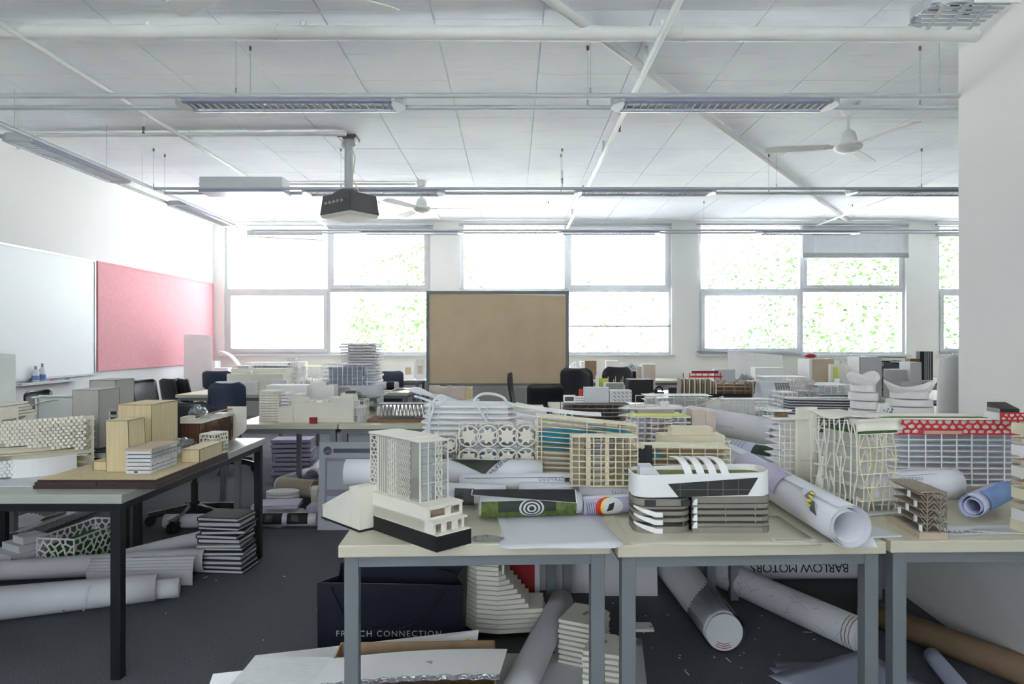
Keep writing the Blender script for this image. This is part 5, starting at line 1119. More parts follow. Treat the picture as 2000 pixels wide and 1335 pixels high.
holestack('taller-set perforated slab stack touching the leaning white roll', (.19, 2.82, 0), -25, 9, .17, .20); holestack('nearer perforated slab stack behind the table leg gap', (.25, 2.44, 0), -18, 11, .13, .17)
sheet('grey drawing board lying under the perforated slab stacks', (.22, 2.72, .0), -8, .62, .75, 'lgrey', 0, n=1, th=.004, name='drawing_board', cat='board')
t = T('tag_plate', 'small white tag-shaped plate on the carpet between two legs', 'plate', (.55, 3.15, 0), 0); obj('plate_body', G().prism([(-.03, .02), (.0, -.03), (.10, -.03), (.10, .05), (.0, .05)], 0, .012), 'white', t); obj('hole', G().lathe([(.006, .012), (.006, .0125)], 10, (.09, .0, 0)), 'black', t)
r = Roll('plastic-sleeved roll with a white round cap under the middle front table', (.90, 2.9, .095), (.88, 3.85, .112), .080, 2.2, r2=.105)
obj('plastic_sleeve', G().tube([Vector((0, -.004, .08)), Vector((0, .95, .08))], .0905, 30, caps=False), 'film', r.t, smooth=True)
obj('end_cap', G().tube([(0, -.008, .08), (0, .01, .08)], .078, 36), 'lgrey', r.t, smooth=True)
for k in range(3):
    g = G()
    for i in range(9): a = R(235+i*7); rr = .067-.009*k; g.bar((rr*math.cos(a+PI/2*0), -.0086, .08+rr*math.sin(a)), (rr*math.cos(a+R(5)), -.0086, .08+rr*math.sin(a+R(5))), (0, 1, 0), .0035, .0008)
    stuff(obj('red_stamp_print', g, 'darkred', r.t))
r.lines([((.2+.02*k, 60+3*k), (.24+.02*k, 80+3*k)) for k in range(14)], 'inkg', .002)
r = Roll('long map-printed roll running diagonally under the right front table', (1.49, 2.90, .078), (.74, 4.5, .078), .073, 2.6); rn = random.Random(15)
sg = []
for k in range(60):
    l = rn.uniform(.06, 1.2); a_ = rn.uniform(-130, -20); sg.append(((l, a_), (l+rn.uniform(-.05, .08), a_+rn.uniform(-35, 35))))
r.lines(sg, 'inkg', .0013); r.lines([((.012+.018*k, -160), (.012+.018*k, -10)) for k in range(3)], 'kraft', .004)
t = T('cardboard_tube', 'long brown cardboard postal tube on the carpet under the right table', 'tube', (1.66, 3.22, .058), 0); obj('tube_body', G().tube([(0, 0, 0), (.62, -1.15, 0)], .055, 28, caps=False), 'kraft', t, smooth=True, solid=.004); obj('end_plug', G().tube([(0, 0, 0), (.008, -.015, 0)], .052, 24), 'kraft', t)
r = Roll('roll hand-lettered with upside-down words lying across under the far leg', (1.20, 3.80, .079), (1.98, 3.80, .079), .075, 2.2); r.text('BARLOW MOTORS', .068, .64, 64, 'ink', 180, spacing=.9)
sheet('loose white sheets on the carpet at the bottom right', (1.33, 2.62, 0), 12, .5, .42, 'paperb', .0, n=3, tw=.22)
Roll('thin curled sheet lying beside the cardboard tube', (1.72, 2.80, .04), (1.62, 2.35, .04), .035, 1.6, 'paperb')
for k, (x, lb) in enumerate(((2.03, 'front one of the big white boards standing against the right table'), (2.06, 'second of the big white boards standing against the right table'), (2.09, 'rear one of the big white boards standing against the right table'))):
    board(lb, [(x+.02, 3.62+.05*k, 0), (x-.07, 2.2, 0), (x-.08, 2.2, .66), (x-.03, 3.66+.05*k, .69)], 'white', .006, group='big white boards under the right table')
t = T('wire_frame_model', 'small bent wire legs poking down beneath the middle front table', CM, (1.13, 3.30, .35), 0)
for a_ in range(3): obj('wire_leg', G().tube([(-.12+.08*a_, 0, .30), (-.04+.08*a_, .02, .05), (.02+.05*a_, .02, .0)], .004, 6), 'grey', t)
# debris
rn = random.Random(99); g = G()
for k in range(70):
    if k < 45: x, y = rn.uniform(.4, 1.6), rn.uniform(2.4, 3.6)
    else: x, y = rn.uniform(-2.2, -.7), rn.uniform(3.0, 5.5)
    a_ = rn.uniform(0, PI); l = rn.uniform(.003, .006) if rn.random() < .8 else rn.uniform(.012, .025); p = Vector((x, y, .002)); d_ = Vector((math.cos(a_), math.sin(a_), 0))
    g.bar(p-d_*l, p+d_*l, (0, 0, 1), .003, .0015)
tag(stuff(obj('floor_scraps', g, 'white')), 'tiny paper and card scraps scattered over the dark carpet', 'scraps')
# ============================================================ MIDDLE AND FAR CLUTTER
def dims(x0, x1, ytop, d, z=TZ): return X(x0, d), (x1-x0)*d/F, Z(ytop, d)-z
def sl(label, x0, x1, ytop, d, dep, n, th=.35, m='white', rz=0, core='lgrey', jit=0, name='slab_model', cm='white', nx=4, z=TZ, out=None):
    x, w, h = dims(x0, x1, ytop, d, z); p = h/n
    return slabs(label, (x, d, z), rz, out(w, dep) if out else rect(w, dep), n, p, p*th, m, gridcols(w, dep, nx, 2, .01), cm, .003, jit, n, (w*.15, w*.85, dep*.3, dep*.8) if core else None, core, name=name)
def bk(label, x0, x1, ytop, d, dep, m='white', z=TZ, rz=0, extra=(), name='massing_model', g=None):
    x, w, h = dims(x0, x1, ytop, d, z)
    return blocks(label, (x, d, z), rz, [(0, w, 0, dep, 0, h)]+[(a*w, b*w, c*dep, e*dep, f*h+.0004, k*h)+tuple(r) for a, b, c, e, f, k, *r in extra], m, name, g)
def lt(label, x0, x1, ytop, d, dep, nx, ny, m='white', wd=.006, z=TZ, rz=0, **k):
    x, w, h = dims(x0, x1, ytop, d, z); return lattice(label, (x, d, z), rz, w, dep, h, nx, ny, m, wd, **k)
def fn_(label, x0, x1, ytop, d, dep, n, posts, m='white', z=TZ, rz=0, **k):
    x, w, h = dims(x0, x1, ytop, d, z); return fins(label, (x, d, z), rz, w, dep, h, n, posts, m, **k)
# -- middle-left tables
sl('white layered slab tower at the left end of the middle table', 506, 545, 762, 5.1, .14, 12, .85, 'offwhite', core=None)
sl('small white slab fragments leaning beside the layered slab tower', 547, 566, 764, 5.15, .1, 9, .6, 'white', core=None, jit=.006)
bk('low white footing block with tiny sign next to the layered slab tower', 543, 572, 795, 5.0, .12, 'offwhite')
t = bk('long terraced white foam building on the middle table, with grey rooftop unit', 569, 690, 786, 5.02, .22, 'offwhite', extra=[(0, .2, 0, .5, 1, 1.25), (.0, .12, .2, .9, 1.25, 1.4), (.62, 1, .0, .7, 1, 1.25), (.78, 1.0, .1, .6, 1.25, 1.45), (.86, 1.02, .1, .3, 1.45, 1.6, 'dgrey'), (.28, .36, 0, .3, 1, 1.12), (.5, .6, 0, .3, 1, 1.12)], name='terraced_model')
lt('end bay of open white boxes joined to the terraced foam building', 691, 712, 782, 5.0, .16, 2, 3, 'offwhite', .004, zig=0, jit=0, floors=3, inner=(.01, .06, .05, .14, 0, .12, 'lgrey'))
bk('red eraser lying before the terraced foam building', 604, 618, 815, 4.93, .02, 'darkred', name='eraser')
x, w_, h_ = dims(741, 832, 790, 5.08)
t = T('truss_model', 'dark grey zigzag truss model on a thin brown board', CM, (x, 5.08, TZ+.022), 0)
obj('base_board', G().box(-.08, w_+.02, -.06, .2, -.022, -.001), 'brown', t); obj('roof', G().box(-.01, w_+.01, -.01, .16, h_-.022, h_-.016), 'dgrey', t); obj('floor', G().box(0, w_, 0, .15, 0, .005), 'dgrey', t)
for y in (0, .15):
    g = G(); 
    for k in range(12): g.bar((w_*k/12, y, .005), (w_*(k+.5)/12, y, h_-.022), (0, 1, 0), .006, .004); g.bar((w_*(k+.5)/12, y, h_-.022), (w_*(k+1)/12, y, .005), (0, 1, 0), .006, .004)
    stuff(obj('zigzag', g, 'grey', t))
obj('white_block', G().box(-.06, .05, .2, .3, -.02, .06), 'white', t)
crumple('bundle of crumpled patterned plastic wrap on the middle tables', on(690, 5.9), .20, .16, .13, 'film', 21)
t = T('draped_sheet', 'long white sheet draped over the models on the right middle table', 'sheet', on(700, 5.6), 0)
obj('sheet', G().grid(lambda u, v: (.02+.95*u, .6*v, .14*math.exp(-((u-.35)/.3)**2)*(1-.2*v)+.06+.012*math.sin(u*23+v*5)), 30, 8), 'paper', t, smooth=2, solid=.002)
Roll('white roll with dark-printed end on the back-left table', (X(735, 8.2)-.02, 8.2, TZ+.056), (X(778, 8.2), 8.2, TZ+.056), .055, 2).patch(.15, .24, -30, 140, 'ink')
t = fn_('pale blue louvred model with frosted columns and lime base', 626, 722, 712, 6.1, .3, 9, 10, 'paperb', z=TZ+.1, core=(.05, .35, .1, .2, .9, 'lgrey')); obj('lime_base', G().box(-.01, .45, -.01, .31, -.012, -.002), 'lime', t)
bk('grey plinth box carrying the pale blue louvred model', 630, 736, 752, 6.08, .32, 'lgrey', extra=[(.25, .5, -.01, .0, .3, .9, 'frost', 'window')], name='plinth_box'); 
sl('tall leaning white slat tower standing before the left window', 664, 735, 668, 8.1, .42, 17, .6, 'white', jit=.03, core='white', name='slat_tower_model')
lt('small mesh tower right behind the tall slat tower', 722, 741, 690, 8.45, .12, 4, 14, 'white', .005, zig=0)
bk('bright green paper cup shape beside the tall slat tower', 731, 739, 712, 8.5, .06, 'moss', z=.85, name='small_box'); bk('white crate under the green cup shape', 728, 744, 729, 8.49, .09, 'white', name='small_box')
bk('broad white foam model with sloped end on the back-left table', 443, 553, 730, 7.75, .4, 'offwhite', extra=[(0, 1, .3, 1, 1, 1.25), (.35, .42, 0, .25, 1, 1.15), (.1, .3, .35, .8, 1.25, 1.4, 'lgrey')], name='foam_model')
bk('thin white step slab in front of the broad foam model', 421, 500, 745, 7.65, .09, 'white', name='foam_model')
fn_('long silver louvred model behind the broad foam model', 476, 566, 708, 8.12, .25, 10, 9, 'lgrey', core=(.05, .5, .08, .2, .9, 'frost'))
lt('white mesh end of the silver louvred model', 568, 582, 708, 8.12, .25, 3, 6, 'white', .006, zig=0)
lt('flat white mesh model with a lime green roof', 583, 622, 716, 8.3, .3, 7, 5, 'white', .005, top='lime', zig=.1)
bk('white box between the silver louvred and lime-roofed models', 530, 560, 742, 7.7, .06, 'white', name='small_box')
for k, (a, b, y, lb) in enumerate(((605, 637, 746, 'white carton in front of the plinth box, left one'), (520, 600, 752, 'long white folded carton on the middle table'), (637, 652, 752, 'narrow white carton touching the plinth box'))): bk(lb, a, b, y, 5.95-.1*k, .15, 'white', name='small_box')
Roll('thin roll with black ring end near the lime-roofed model', (X(602, 7.95)-.25, 8.05, TZ+.05), (X(607, 7.95), 7.95, TZ+.05), .045, 2).patch(.22, .26, -40, 160, 'ink')
bk('pale timber block with notched top under the tan board', 838, 908, 757, 6.25, .2, 'blush', extra=[(.0, .3, 0, .2, 1, 1.12), (.5, .62, 0, .2, 1, 1.12), (.8, .98, 0, .2, 1, 1.1)], name='notched_block')
bk('second yellowish timber block under the tan board', 905, 921, 757, 6.3, .2, 'ply', name='notched_block')
for k in range(2): bk(('small framed card standing on the wall table left of the tan board', 'second framed card on the wall table, nearer the tan board')[k], (786, 812)[k], (808, 830)[k], (707, 702)[k], 10.5, .03, ('white', 'lgrey')[k], rz=(12, -14)[k], extra=[(.25, .75, -.3, -.05, .3, .7, 'beige', 'picture')], name='picture_card')
sheet('spread of white papers on the wall table left of the tan board', on(805, 10.4, TZ), 5, .7, .4, 'white', .05, n=4, tw=.15)
# -- far left corner
board('large white card leaning in the corner against the pinboard', [(X(366, 9.7), 9.6, 0), (X(424, 9.7), 9.6, 0), (X(414, 9.8), 9.8, Z(655, 9.8)), (X(359, 9.8), 9.8, Z(652, 9.8))], 'white', .006)
t = T('curved_sheet', 'curved beige card sheet standing in the far left corner', 'card', on(420, 10.6), 0); obj('sheet', G().grid(lambda u, v: (.38*u, .2*v, (.42*(1-u*u)**.6+.02)*(1-.0*v)), 10, 2), 'blush', t, smooth=2, solid=.004)
bk('white carton on the corner table beneath the leaning card', 390, 420, 705, 10.35, .2, 'white', name='small_box'); bk('wide white tray on the corner table', 412, 445, 718, 10.32, .15, 'white', name='small_box')
crumple('white crumpled tissue on the wall table under the leftmost window', on(495, 10.6), .22, .12, .13, 'white', 31, 'crumpled_tissue', 'tissue')
lt('small grey grid tower under the leftmost window', 561, 577, 700, 10.6, .1, 4, 5, 'lgrey', .012, zig=0, inner=(.01, .12, .02, .08, 0, .25, 'grey')); bk('white square box right of the small grey grid tower', 580, 597, 706, 10.6, .1, 'white', name='small_box')
# -- centre right, second row
t = sl('dark grey model of wide stacked slabs, right of the black chair', 1098, 1232, 783, 4.45, .30, 8, .25, 'taupe', core='dgrey', nx=9, cm='dgrey', out=lambda w, d: [(0, .03), (w*.35, 0), (w*.95, 0), (w, .06), (w*.92, d), (.04, d)])
ztop = Z(783, 4.45)
bk('blank grey card box standing on the dark stacked slabs', 1141, 1189, 756, 4.5, .06, 'lgrey', z=ztop-.012, name='card_box'); t = bk('grey pattern-cut box on the dark stacked slabs', 1191, 1234, 762, 4.5, .1, 'lgrey', z=ztop-.012, name='card_box')
g = G()
for i in range(5):
    for j in range(3): g.bar((.025+i*.027, -.001, .02+j*.024), (.040+i*.027, -.001, .008+j*.024), (0, 1, 0), .006, .001)
stuff(obj('cut_pattern', g, 'taupe', t))
t = T('white_drum', 'white ringed drum on the dark stacked slabs', CM, (X(1130, 4.5), 4.5, ztop-.010), 0)
for k in range(3): obj('ring', G().prism([(.04*math.cos(2*PI*i/20), .03*math.sin(2*PI*i/20)) for i in range(20)], k*.014, k*.014+.009), 'white', t)
bk('small open white frame box on the dark stacked slabs', 1101, 1124, 772, 4.48, .05, 'white', z=ztop-.012, name='card_box', extra=[(.1, .85, -.02, -.005, .2, .8, 'dgrey', 'opening')]); bk('tiny red block beside the blank grey card box', 1131, 1138, 760, 4.62, .02, 'red', z=ztop-.012, name='card_box')
x, w_, h_ = dims(1232, 1350, 812, 3.72)
t = slabs('white apartment model with wavy balconies and lime green roof', (x, 3.72, TZ), 0, lambda k: [(0, .02), (.11, .015), (.14, .0), (.22, -.012), (.24, .015), (w_, .01), (w_, .16), (0, .16)], 7, h_/6.4, .007, 'white', [(.006+w_*k/9, .02) for k in range(9)]+[(.006+w_*k/3, .15) for k in range(4)], 'blush', .004, core=[(.03, .1, .06, .15), (.25, w_-.01, .06, .15)], corem='paperb', roof='lime', name='balcony_model')
for k in range(5): obj('ramp', G().bar((.12, -.003, .02+k*h_/6.4), (.24, -.006, .055+k*h_/6.4), (0, 1, 0), .007, .004), 'blush', t)
t = T('roof_frame_model', 'white platform with fine stick frames behind the lime-roofed apartments', CM, (X(1236, 4.05), 4.05, TZ), 0)
for k in range(5): obj('pointed_slab', G().prism([(-.08, .05), (.02, .0), (.30, .02), (.32, .2), (.02, .2)], .02+k*.043, .026+k*.043), 'white', t)
obj('core', G().box(.04, .26, .06, .18, 0, .2), 'blush', t)
for k in range(3): obj('stick_frame', frame(G(), .02+.07*k, .08+.07*k, .204, .275-.012*k, .03+.02*k, .036+.02*k, .004), 'blush', t)
obj('white_box', G().box(.17, .22, .02, .08, .204, .235), 'white', t); obj('platform', G().box(.0, .31, .02, .19, .198, .204), 'white', t)
t = bk('blush grey panelled end block right of the lime-roofed apartments', 1352, 1378, 800, 3.74, .12, 'blush', extra=[(1.02, 1.75, 0, 1, 0, .95), (1.75, 2.0, 0, .5, 0, .45)], name='end_block')
t = bk('cream card box model with four window openings', 1291, 1416, 850, 3.1, .12, 'cream', extra=[(.18, .82, .1, .8, 1, 1.2), ]+[(.06+.24*k, .2+.24*k, -.03, -.005, .35, .85, 'acrylic' if 0 else 'lgrey', 'window') for k in range(4)], name='box_window_model')
fn_('long clear louvred bar model behind the lime-roofed apartments', 1262, 1392, 773, 4.85, .2, 7, 6, 'white', core=(.02, .45, .08, .18, .9, 'frost'))
fn_('long white ribbed bar building behind the big open roll', 1393, 1512, 780, 4.7, .14, 9, 14, 'white', core=(.0, .30, .03, .12, .97, 'white'), name='bar_model')
t = T('drawing_tripod', 'tiny tilted stick canopy model beside the white bar', CM, (X(1378, 4.6), 4.6, TZ), 0); obj('canopy', G().bar((-.02, 0, .17), (.12, 0, .225), (0, 1, 0), .006, .03), 'blush', t); obj('screen', G().vprism([(0, 0), (.1, 0), (.1, .21), (0, .175)], .0, .003), 'frost', t)
r = Roll('biggest open white roll sloping down to the right behind the front table', (X(1375, 4.3)-.05, 4.45, TZ+.10), (X(1525, 3.72), 3.75, TZ+.085), .085, 1.9, gap=.012); r.lines([((.3, 100), (.42, 92)), ((.36, 88), (.5, 86))], 'inkg', .0015)
r = Roll('roll printed with violet vertical stripes and a dark arch', (.96, 3.38, TZ+.07), (1.28, 2.92, TZ+.065), .062, 2.2, 'paperb')
for k in range(11): r.patch(.02+.022*k, .028+.022*k, 10, 120, 'lilac')
r.patch(.30, .40, 20, 70, 'inkdg'); r.patch(.42, .47, 10, 80, 'ink')
sheet('clear folded acetate sheet behind the right end of the curved white-banded building', (1.05, 2.72, TZ+.0), -20, .26, .22, 'film', .16)
r = Roll('printed perspective roll on the second-row table at right', (X(1396, 4.95), 4.5+.3, TZ+.055), (X(1560, 4.95), 4.8, TZ+.055), .052, 2.2); r.patch(.28, .58, 10, 120, 'lilac'); r.patch(.29, .40, 15, 30, 'ink', off=.002); r.patch(.42, .45, 20, 60, 'ink', off=.002); r.patch(.48, .52, 60, 80, 'ink', off=.002)
r = Roll('roll printed with a black honeycomb square', (X(1480, 5.9), 5.9, TZ+.14), (X(1585, 5.9), 5.85, TZ+.14), .115, 2.2); r.patch(.12, .24, 30, 75, 'ink')
sg = [((.12+.02*k, 30), (.12+.02*k, 75)) for k in range(7)]+[((.12, 30+6*k), (.24, 30+6*k)) for k in range(8)]; r.lines(sg, 'paper', .004)
Roll('plain white roll stretched behind the honeycomb-printed roll', (X(1475, 6.4), 6.45, TZ+.05), (X(1720, 6.3), 6.4, TZ+.05), .05, 2)
t = T('timber_slat_model', 'long brown model of vertical timber slats on a black base', CM, (X(1330, 6.95), 6.95, TZ), -4)
x, w_, h_ = dims(1330, 1482, 740, 6.95); obj('base_board', G().box(.30, w_+.06, -.08, .3, .0, .06), 'black', t); obj('base_board', G().box(-.02, .30, -.02, .3, 0, .01), 'black', t)
for k in range(30):
    if 13 < k < 26 and k % 4: continue
    hh = h_*(1 if k < 12 else 1.1 if k in (17, 18) else .9); obj('vertical_slat', G().box(k*w_/30, k*w_/30+.014, 0, .22, .061 if k*w_/30 > .29 else .011, hh), 'cream' if k % 2 else 'taupe', t)
obj('volume', G().box(.02, w_-.02, .03, .2, .061, h_*.75), 'brown', t)
for z in (.09, .13): obj('floor_slab', G().box(.33, w_-.1, -.01, .2, z, z+.006), 'beige', t)
x, w_, h_ = dims(1540, 1692, 764, 4.45)
t = T('wedge_louvre_model', 'grey-blue wedge-shaped louvred model with white edge beams', CM, (x, 4.45, TZ), 0)
for k in range(12):
    z = .03+k*.017; wk = w_ if k < 6 else w_*(1-(k-6)*.03)
    obj('louvre', G().prism([(0, 0), (wk, -.06-.004*k), (wk, .18), (0, .12)], z, z+.005), 'lgrey', t)
obj('volume', G().prism([(.01, .01), (w_-.02, -.04), (w_-.02, .17), (.01, .11)], 0, .22), 'dgrey', t)
obj('edge_beam', G().hexa([(-.01, -.012, .085), (w_, -.08, .125), (w_, -.07, .125), (-.01, 0, .085)], [(-.01, -.012, .096), (w_, -.08, .136), (w_, -.07, .136), (-.01, 0, .096)]), 'white', t); obj('edge_beam', G().box(-.02, w_, -.02, .02, .225, .232), 'white', t)
g = G()
for k in range(6): g.bar((w_*k/6, -.02-.01*k, .0), (w_*(k+.5)/6, -.025-.01*k, .088), (0, 1, 0), .008, .005); g.bar((w_*(k+.5)/6, -.025-.01*k, .088), (w_*(k+1)/6, -.03-.01*k, .0), (0, 1, 0), .008, .005)
stuff(obj('truss_legs', g, 'white', t)); obj('roof_boards', G().box(.22, .5, .02, .12, .235, .245), 'dgrey', t)
# white blob models
def blob(label, x0, x1, ytop, d, seed, holes=True):
    x, w_, h_ = dims(x0, x1, ytop, d); t = T('curved_shell_model', label, CM, (x+w_/2, d+.1, TZ), 0, 'white curved shell models'); rn = random.Random(seed)
    for k in range(7):
        z0 = h_*.9*k/7; r = w_/2*(1-.05*abs(k-3)+.10*math.sin(k*2.6+seed)); pts = [(r*math.cos(2*PI*i/26)*(1+.06*math.sin(3*2*PI*i/26+k)), .10*math.sin(2*PI*i/26)) for i in range(26)]
        obj('shell_band', G().prism(pts, z0, z0+h_*.9/7*.84), 'white', t, smooth=True)
    obj('flared_rim', G().grid(lambda u, v: (w_*.5*math.cos(2*PI*u)*(.8+.3*v), .10*math.sin(2*PI*u)*(.8+.3*v), h_*(.86+.14*v*(1+.5*math.sin(2*PI*u*2+seed)))), 26, 3), 'white', t, smooth=2, solid=.003)
    if holes:
        g = G()
        for i in range(34):
            a_ = R(200+rn.uniform(0, 140)); z = h_*rn.uniform(.2, .45); r = 1.03; px_, py_ = w_/2*r*math.cos(a_), .103*r*math.sin(a_); g.bar((px_-.004, py_, z), (px_+.004, py_, z+.004), (0, 1, 0), .005, .003)
        stuff(obj('perforations', g, 'dgrey', t))
    return t
blob('white swelling shell model behind the branching lattice tower', 1678, 1728, 735, 3.95, 1, False)
blob('white perforated bowl-shaped model next to the near white wall', 1752, 1842, 752, 3.9, 2)
t = T('perforated_cone', 'upright white perforated card cone between the shell models', CM, (X(1737, 3.75), 3.80, TZ), 0); obj('cone', G().lathe([(.055, 0), (.05, .12), (.04, .2), (.03, .25)], 20), 'white', t, smooth=True); g = G(); rn = random.Random(3)
for i in range(50): a_ = R(rn.uniform(190, 350)); z = rn.uniform(.03, .22); r = .0565-.09*z+.001; g.bar((r*math.cos(a_)-.003, r*math.sin(a_), z), (r*math.cos(a_)+.003, r*math.sin(a_), z+.006), (0, 1, 0), .004, .003)
stuff(obj('perforations', g, 'dgrey', t))
for k in range(6):
    x = 2.88+.045*k; lb = ('first', 'second', 'third', 'fourth', 'fifth', 'last')[k]
    board('%s upright white foam board behind the near wall, from the left' % lb, [(x-.02, 4.62+.04*k, 0), (x+.35-.03*k, 4.8+.04*k, 0), (x+.36-.03*k, 4.8+.04*k, Z(692+k*2, 4.7)), (x+.01, 4.62+.04*k, Z(700-k*2, 4.7))], 'white', .01, group='foam boards stacked upright')
# -- far right clutter
bk('tall white box with grey side near the black scribble model', 1679, 1722, 697, 7.0, .25, 'lgrey', extra=[(-.02, .02, 0, 1, 0, 1, 'white')]); bk('smaller plain grey box in front of the black scribble model', 1741, 1771, 722, 6.98, .15, 'lgrey', extra=[(0, 1, 0, 1, 1, 1.02, 'white')])
bk('squat beige-fronted white box before the far right window', 1586, 1629, 701, 7.4, .3, 'beige', extra=[(-.12, 0, 0, 1, 0, 1, 'white')])
x, w_, h_ = dims(1722, 1776, 700, 7.25); t = T('scribble_model', 'black tangled strip sculpture model between grey boxes', CM, (x, 7.25, TZ), 0); rn = random.Random(17)
for k in range(26): z = .02+h_*k/27; obj('black_strip', G().bar((rn.uniform(-.02, .03), rn.uniform(0, .15), z+rn.uniform(-.03, .03)), (w_*rn.uniform(.6, 1.1), rn.uniform(0, .15), z+rn.uniform(-.04, .04)), (0, 1, 0), .009, .006), 'black', t)
obj('hidden_core', G().box(.05, w_-.05, .05, .12, 0, h_*.9), 'dgrey', t)
for k, (a, b) in enumerate(((1421, 1480), (1481, 1545))): board(('left half of the big folded white card by the window', 'right half of the big folded white card by the window')[k], [(X(a+6-6*k, 8.2), 8.2, TZ), (X(b+(0 if k == 0 else -8), 8.2), 8.2+.05*k, TZ), (X(b-(4 if k == 0 else 14), 8.3), 8.3+.05*k, Z(689+4*k, 8.3)), (X(a-(0 if k == 0 else 4), 8.3), 8.3, Z(683+6*k, 8.3))], 'white', .006, group='folded white card')
x, w_, h_ = dims(1334, 1426, 728, 7.9); t = T('red_frame_model', 'model of red linear frames on thin red posts', CM, (x, 7.9, TZ), 0)
for k in range(4): obj('red_beam', G().box(.05+.03*k, w_-.03*k, .05*k, .05*k+.012, h_*.35+.045*k, h_*.35+.055*k), 'darkred' if k % 2 else 'red', t)
for k in range(7): obj('red_post', G().box(w_*k/7, w_*k/7+.008, .02*k, .02*k+.008, 0, h_), 'red', t)
obj('ground_sheet', G().box(-.02, w_+.02, -.02, .22, 0, .004), 'white', t)
bk('beige cream block left of the white cube pair', 1245, 1255, 716, 8.05, .08, 'blush'); bk('white-topped blush block of the cube pair by the black strap', 1257, 1280, 712, 8.0, .12, 'blush', extra=[(0, 1, 0, 1, 1, 1.03, 'white'), (-.12, 0, 0, 1, 0, 1.03, 'white')])
t = T('black_clamp', 'small black clip lamp with looped arm on a far table', 'lamp', on(1287, 7.6), 0); obj('lamp_base', G().box(-.05, .05, -.03, .03, 0, .03), 'black', t); obj('looped_arm', G().tube([(.04*math.cos(R(a_)), 0, .04+.05*math.sin(R(a_))) for a_ in range(0, 181, 20)], .008, 8), 'black', t); obj('lamp_head', G().box(-.06, -.02, -.02, .02, .03, .055), 'black', t)
x, w_, h_ = dims(1168, 1222, 735, 6.3); t = T('picket_model', 'white card model with a fence of thin upright sticks and yellow back', CM, (x, 6.3, TZ), 0)
obj('side_card', G().box(0, .006, 0, .2, 0, h_), 'white', t); obj('yellow_back', G().box(.01, .12, .18, .186, 0, h_*.9), 'lime', t); obj('volume', G().box(.08, w_, .05, .17, 0, h_*.7), 'offwhite', t)
for k in range(13): obj('thin_stick', G().box(.04+k*.017, .046+k*.017, .0, .006, 0, h_*(.7+.3*((k*5) % 4)/3)), 'blush', t)
bk('grey open-top card box before the stick fence model', 1183, 1218, 748, 5.9, .12, 'grey', extra=[(-.02, 0, 0, 1, 0, 1, 'white'), (1, 1.03, 0, 1, 0, 1, 'white')], name='card_box')
bk('flat black case on white papers, right of the stick fence model', 1228, 1276, 741, 6.3, .2, 'black', z=TZ+.03, name='case'); sheet('layered white and green-edged prints under the flat black case', on(1260, 6.2), 6, .5, .35, 'white', .05, n=6, tw=.08)
r = Roll('bluish curled print with green tree picture on the third-row table', (X(1286, 5.9), 6.2, TZ+.07), (X(1300, 5.7), 5.7, TZ+.07), .06, 2, 'paperb'); r.patch(.1, .3, -80, -40, 'moss'); r.patch(.2, .5, -30, 60, 'lilac')
bk('small dark case lying beside the bluish curled print', 1308, 1322, 756, 5.8, .05, 'navy', name='case'); sheet('flat white drawing sheets on the third-row table centre', on(1350, 5.5), -5, .8, .35, 'white', .03, n=5, tw=.06)
sl('thin white terrace slabs on stilts left of the squat beige box', 1494, 1575, 724, 7.1, .3, 4, .12, 'white', core=None, nx=5, jit=.02, name='stilt_slab_model')
sl('flat white stepped model below the squat beige box', 1590, 1650, 742, 6.5 if 0 else 6.98, .2, 3, .5, 'white', core='lgrey', jit=.01)
bk('white and yellow speckled card upright before the window', 1622, 1650, 711, 7.2, .05, 'offwhite', extra=[(.2, .5, -.1, -.01, .3, .9, 'lime', 'print')], name='card_box'); bk('white cube box beneath the far right window', 1652, 1676, 716, 7.4, .15, 'white', name='small_box'); bk('low white box under the tall white box with grey side', 1640, 1690, 740, 6.95, .12, 'white', name='small_box')
lt('white wire-grid table model seen against the rightmost trees', 1656, 1700, 690, 8.0, .2, 5, 5, 'lgrey', .004, zig=0, floors=3, fm='white')
t = T('thin_canopy_model', 'thin curved canopy on sticks against the window trees', CM, on(1600, 8.1), 0); obj('canopy', G().grid(lambda u, v: (.3*u, .12*v, .36+.03*math.sin(PI*u)), 8, 2), 'white', t, solid=.003)
for x in (.02, .15, .28): obj('thin_stick', G().box(x, x+.004, .05, .054, 0, .36), 'grey', t)
t = T('paper_figure', 'crumpled red and cream paper figure on the far right table', 'paper', on(1583, 7.9), 0)
obj('red_head', G().lathe([(.0, .40), (.05, .41), (.07, .43), (.03, .45)], 10), 'darkred', t); obj('cream_body', G().lathe([(.06, 0), (.09, .1), (.06, .25), (.08, .36), (.04, .41)], 9), 'blush', t); obj('red_ribbon', G().tube(sm([(-.07, -.06, .4), (-.1, -.07, .25), (-.04, -.1, .12), (.05, -.1, .2)]), .008, 5), 'red', t)
bk('black portfolio stood on end near the upright foam boards', 1797, 1822, 686, 10.4, .1, 'black', name='case', extra=[(.35+.15*k, .4+.15*k, -.05, -.01, 0, 1, 'lgrey', 'paper_edge') for k in range(4)])
bk('white cartons beside the upright foam boards', 1778, 1800, 707, 6.98, .2, 'white', name='small_box'); bk('brown stick bundle behind the white cartons', 1778, 1797, 700, 7.6, .1, 'brown', name='stick_bundle')
bk('white board model with black dashes between scribble model and boards', 1762, 1800, 745, 5.9 if 0 else 6.96, .1, 'white', name='small_box')
lt('fine grey stick frame model above the wedge-shaped louvred model', 1560, 1590, 742, 5.6, .2, 3, 4, 'blush', .004, zig=0, floors=3, fm='white'); sl('white spiral slab model left of the wedge-shaped louvred model', 1528, 1560, 760, 5.3, .2, 7, .3, 'white', core='lgrey', jit=.012)
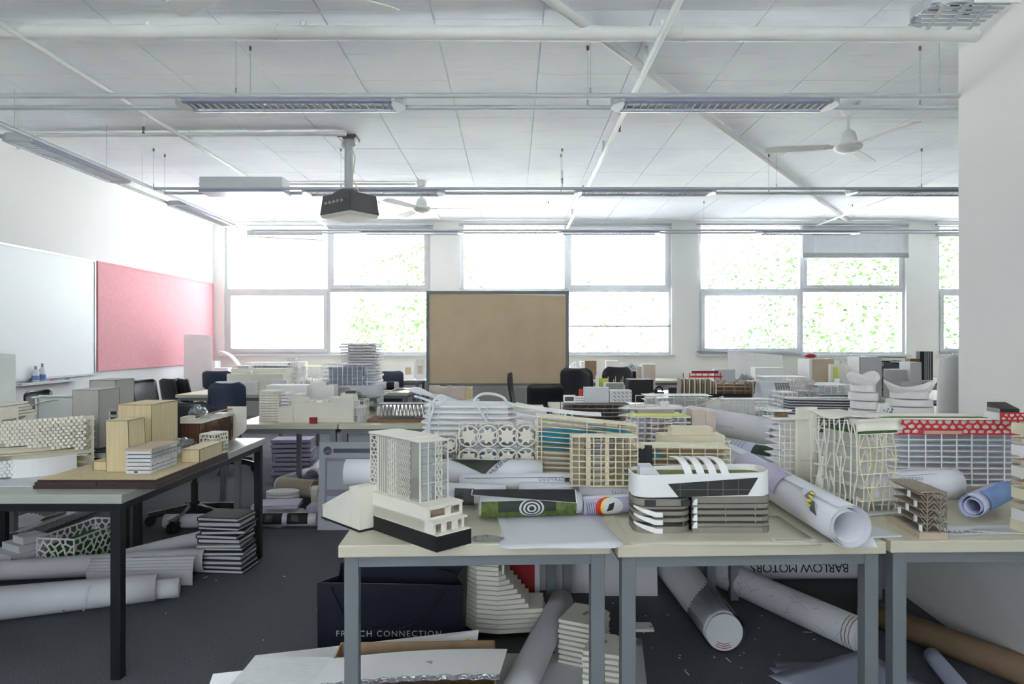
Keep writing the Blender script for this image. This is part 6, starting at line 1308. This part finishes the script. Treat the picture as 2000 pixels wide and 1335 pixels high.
fn_('low white louvred model beside the honeycomb-printed roll', 1592, 1668, 752, 5.6, .25, 5, 6, 'white', core=(.03, .3, .1, .2, .9, 'lgrey')); t = T('splayed_rulers', 'black-edged strips splayed on top of flat sheets near the shell models', 'strips', on(1605, 5.3, TZ+.0), 0)
for k in range(4): obj('strip', G().bar((-.1+.05*k, 0, .01+.008*k), (.28-.02*k, .05*k-.05, .02+.01*k), (0, 0, 1), .02, .004), ('black', 'dgrey', 'lime', 'white')[k], t)
crumple('crumpled white tissue on the wall table right of the tan board', on(1122, 10.6), .16, .12, .22, 'white', 41, 'crumpled_tissue', 'tissue'); bk('brown card box on the wall table right of the tan board', 1143, 1165, 704, 10.6, .12, 'kraft', extra=[(-.4, -.02, 0, 1, 0, .95, 'white')], name='card_box')
bk('white toy-house shape on the wall table under the centre window', 1184, 1208, 704, 10.6, .12, 'white', extra=[(.4, .9, -.1, -.02, 0, .5, 'lgrey', 'opening')]); crumple('white plastic bag heaped behind the black chairs', on(1235, 10.6), .2, .14, .2, 'film', 44, 'plastic_bag', 'bag')
crumple('mound of clear crumpled plastic behind the red frame model', on(1455, 7.85), .16, .2, .18, 'film', 45); bk('pale grey case under the mound of clear plastic', 1395, 1436, 721, 8.1, .1, 'lgrey', name='case')
bk('thin white tray table in front of the folded white card', 1475, 1530, 718, 7.7, .15, 'white', z=TZ+.12, name='tray_model', extra=[(.1, .14, .1, .9, -1.8, 0, 'blush'), (.8, .84, .1, .9, -1.8, 0, 'blush')])
sheet('overlapping white drawings on the fourth-row table at right', on(1650, 7.6), 8, 1.4, .5, 'white', .04, n=6, tw=.1); sheet('overlapping white drawings on the second-row table at right', on(1600, 4.2), 8, .8, .5, 'paper', .03, n=5, tw=.1)
sheet('stack of folded drawings on the third-row right table', on(1600, 5.5), -8, 1.2, .5, 'paper', .05, n=6, tw=.1); sheet('blue-edged printed sheets on the third-row table near the dark slabs', on(1180, 5.5), 4, .6, .4, 'paperb', .04, n=4, tw=.12)
sheet('thin white papers on the second-row table behind the slatted model', on(1060, 4.1), 10, .5, .5, 'paper', .04, n=4, tw=.14); sheet('white sheets spread on the middle table before the black chair', on(985, 5.5), -6, .6, .6, 'paper', .03, n=4, tw=.1)
sl('white saw-edged slab model on the second-row table near the black chair', 1010, 1090, 812, 3.75, .2, 4, .2, 'white', core=None, nx=5, jit=.012)
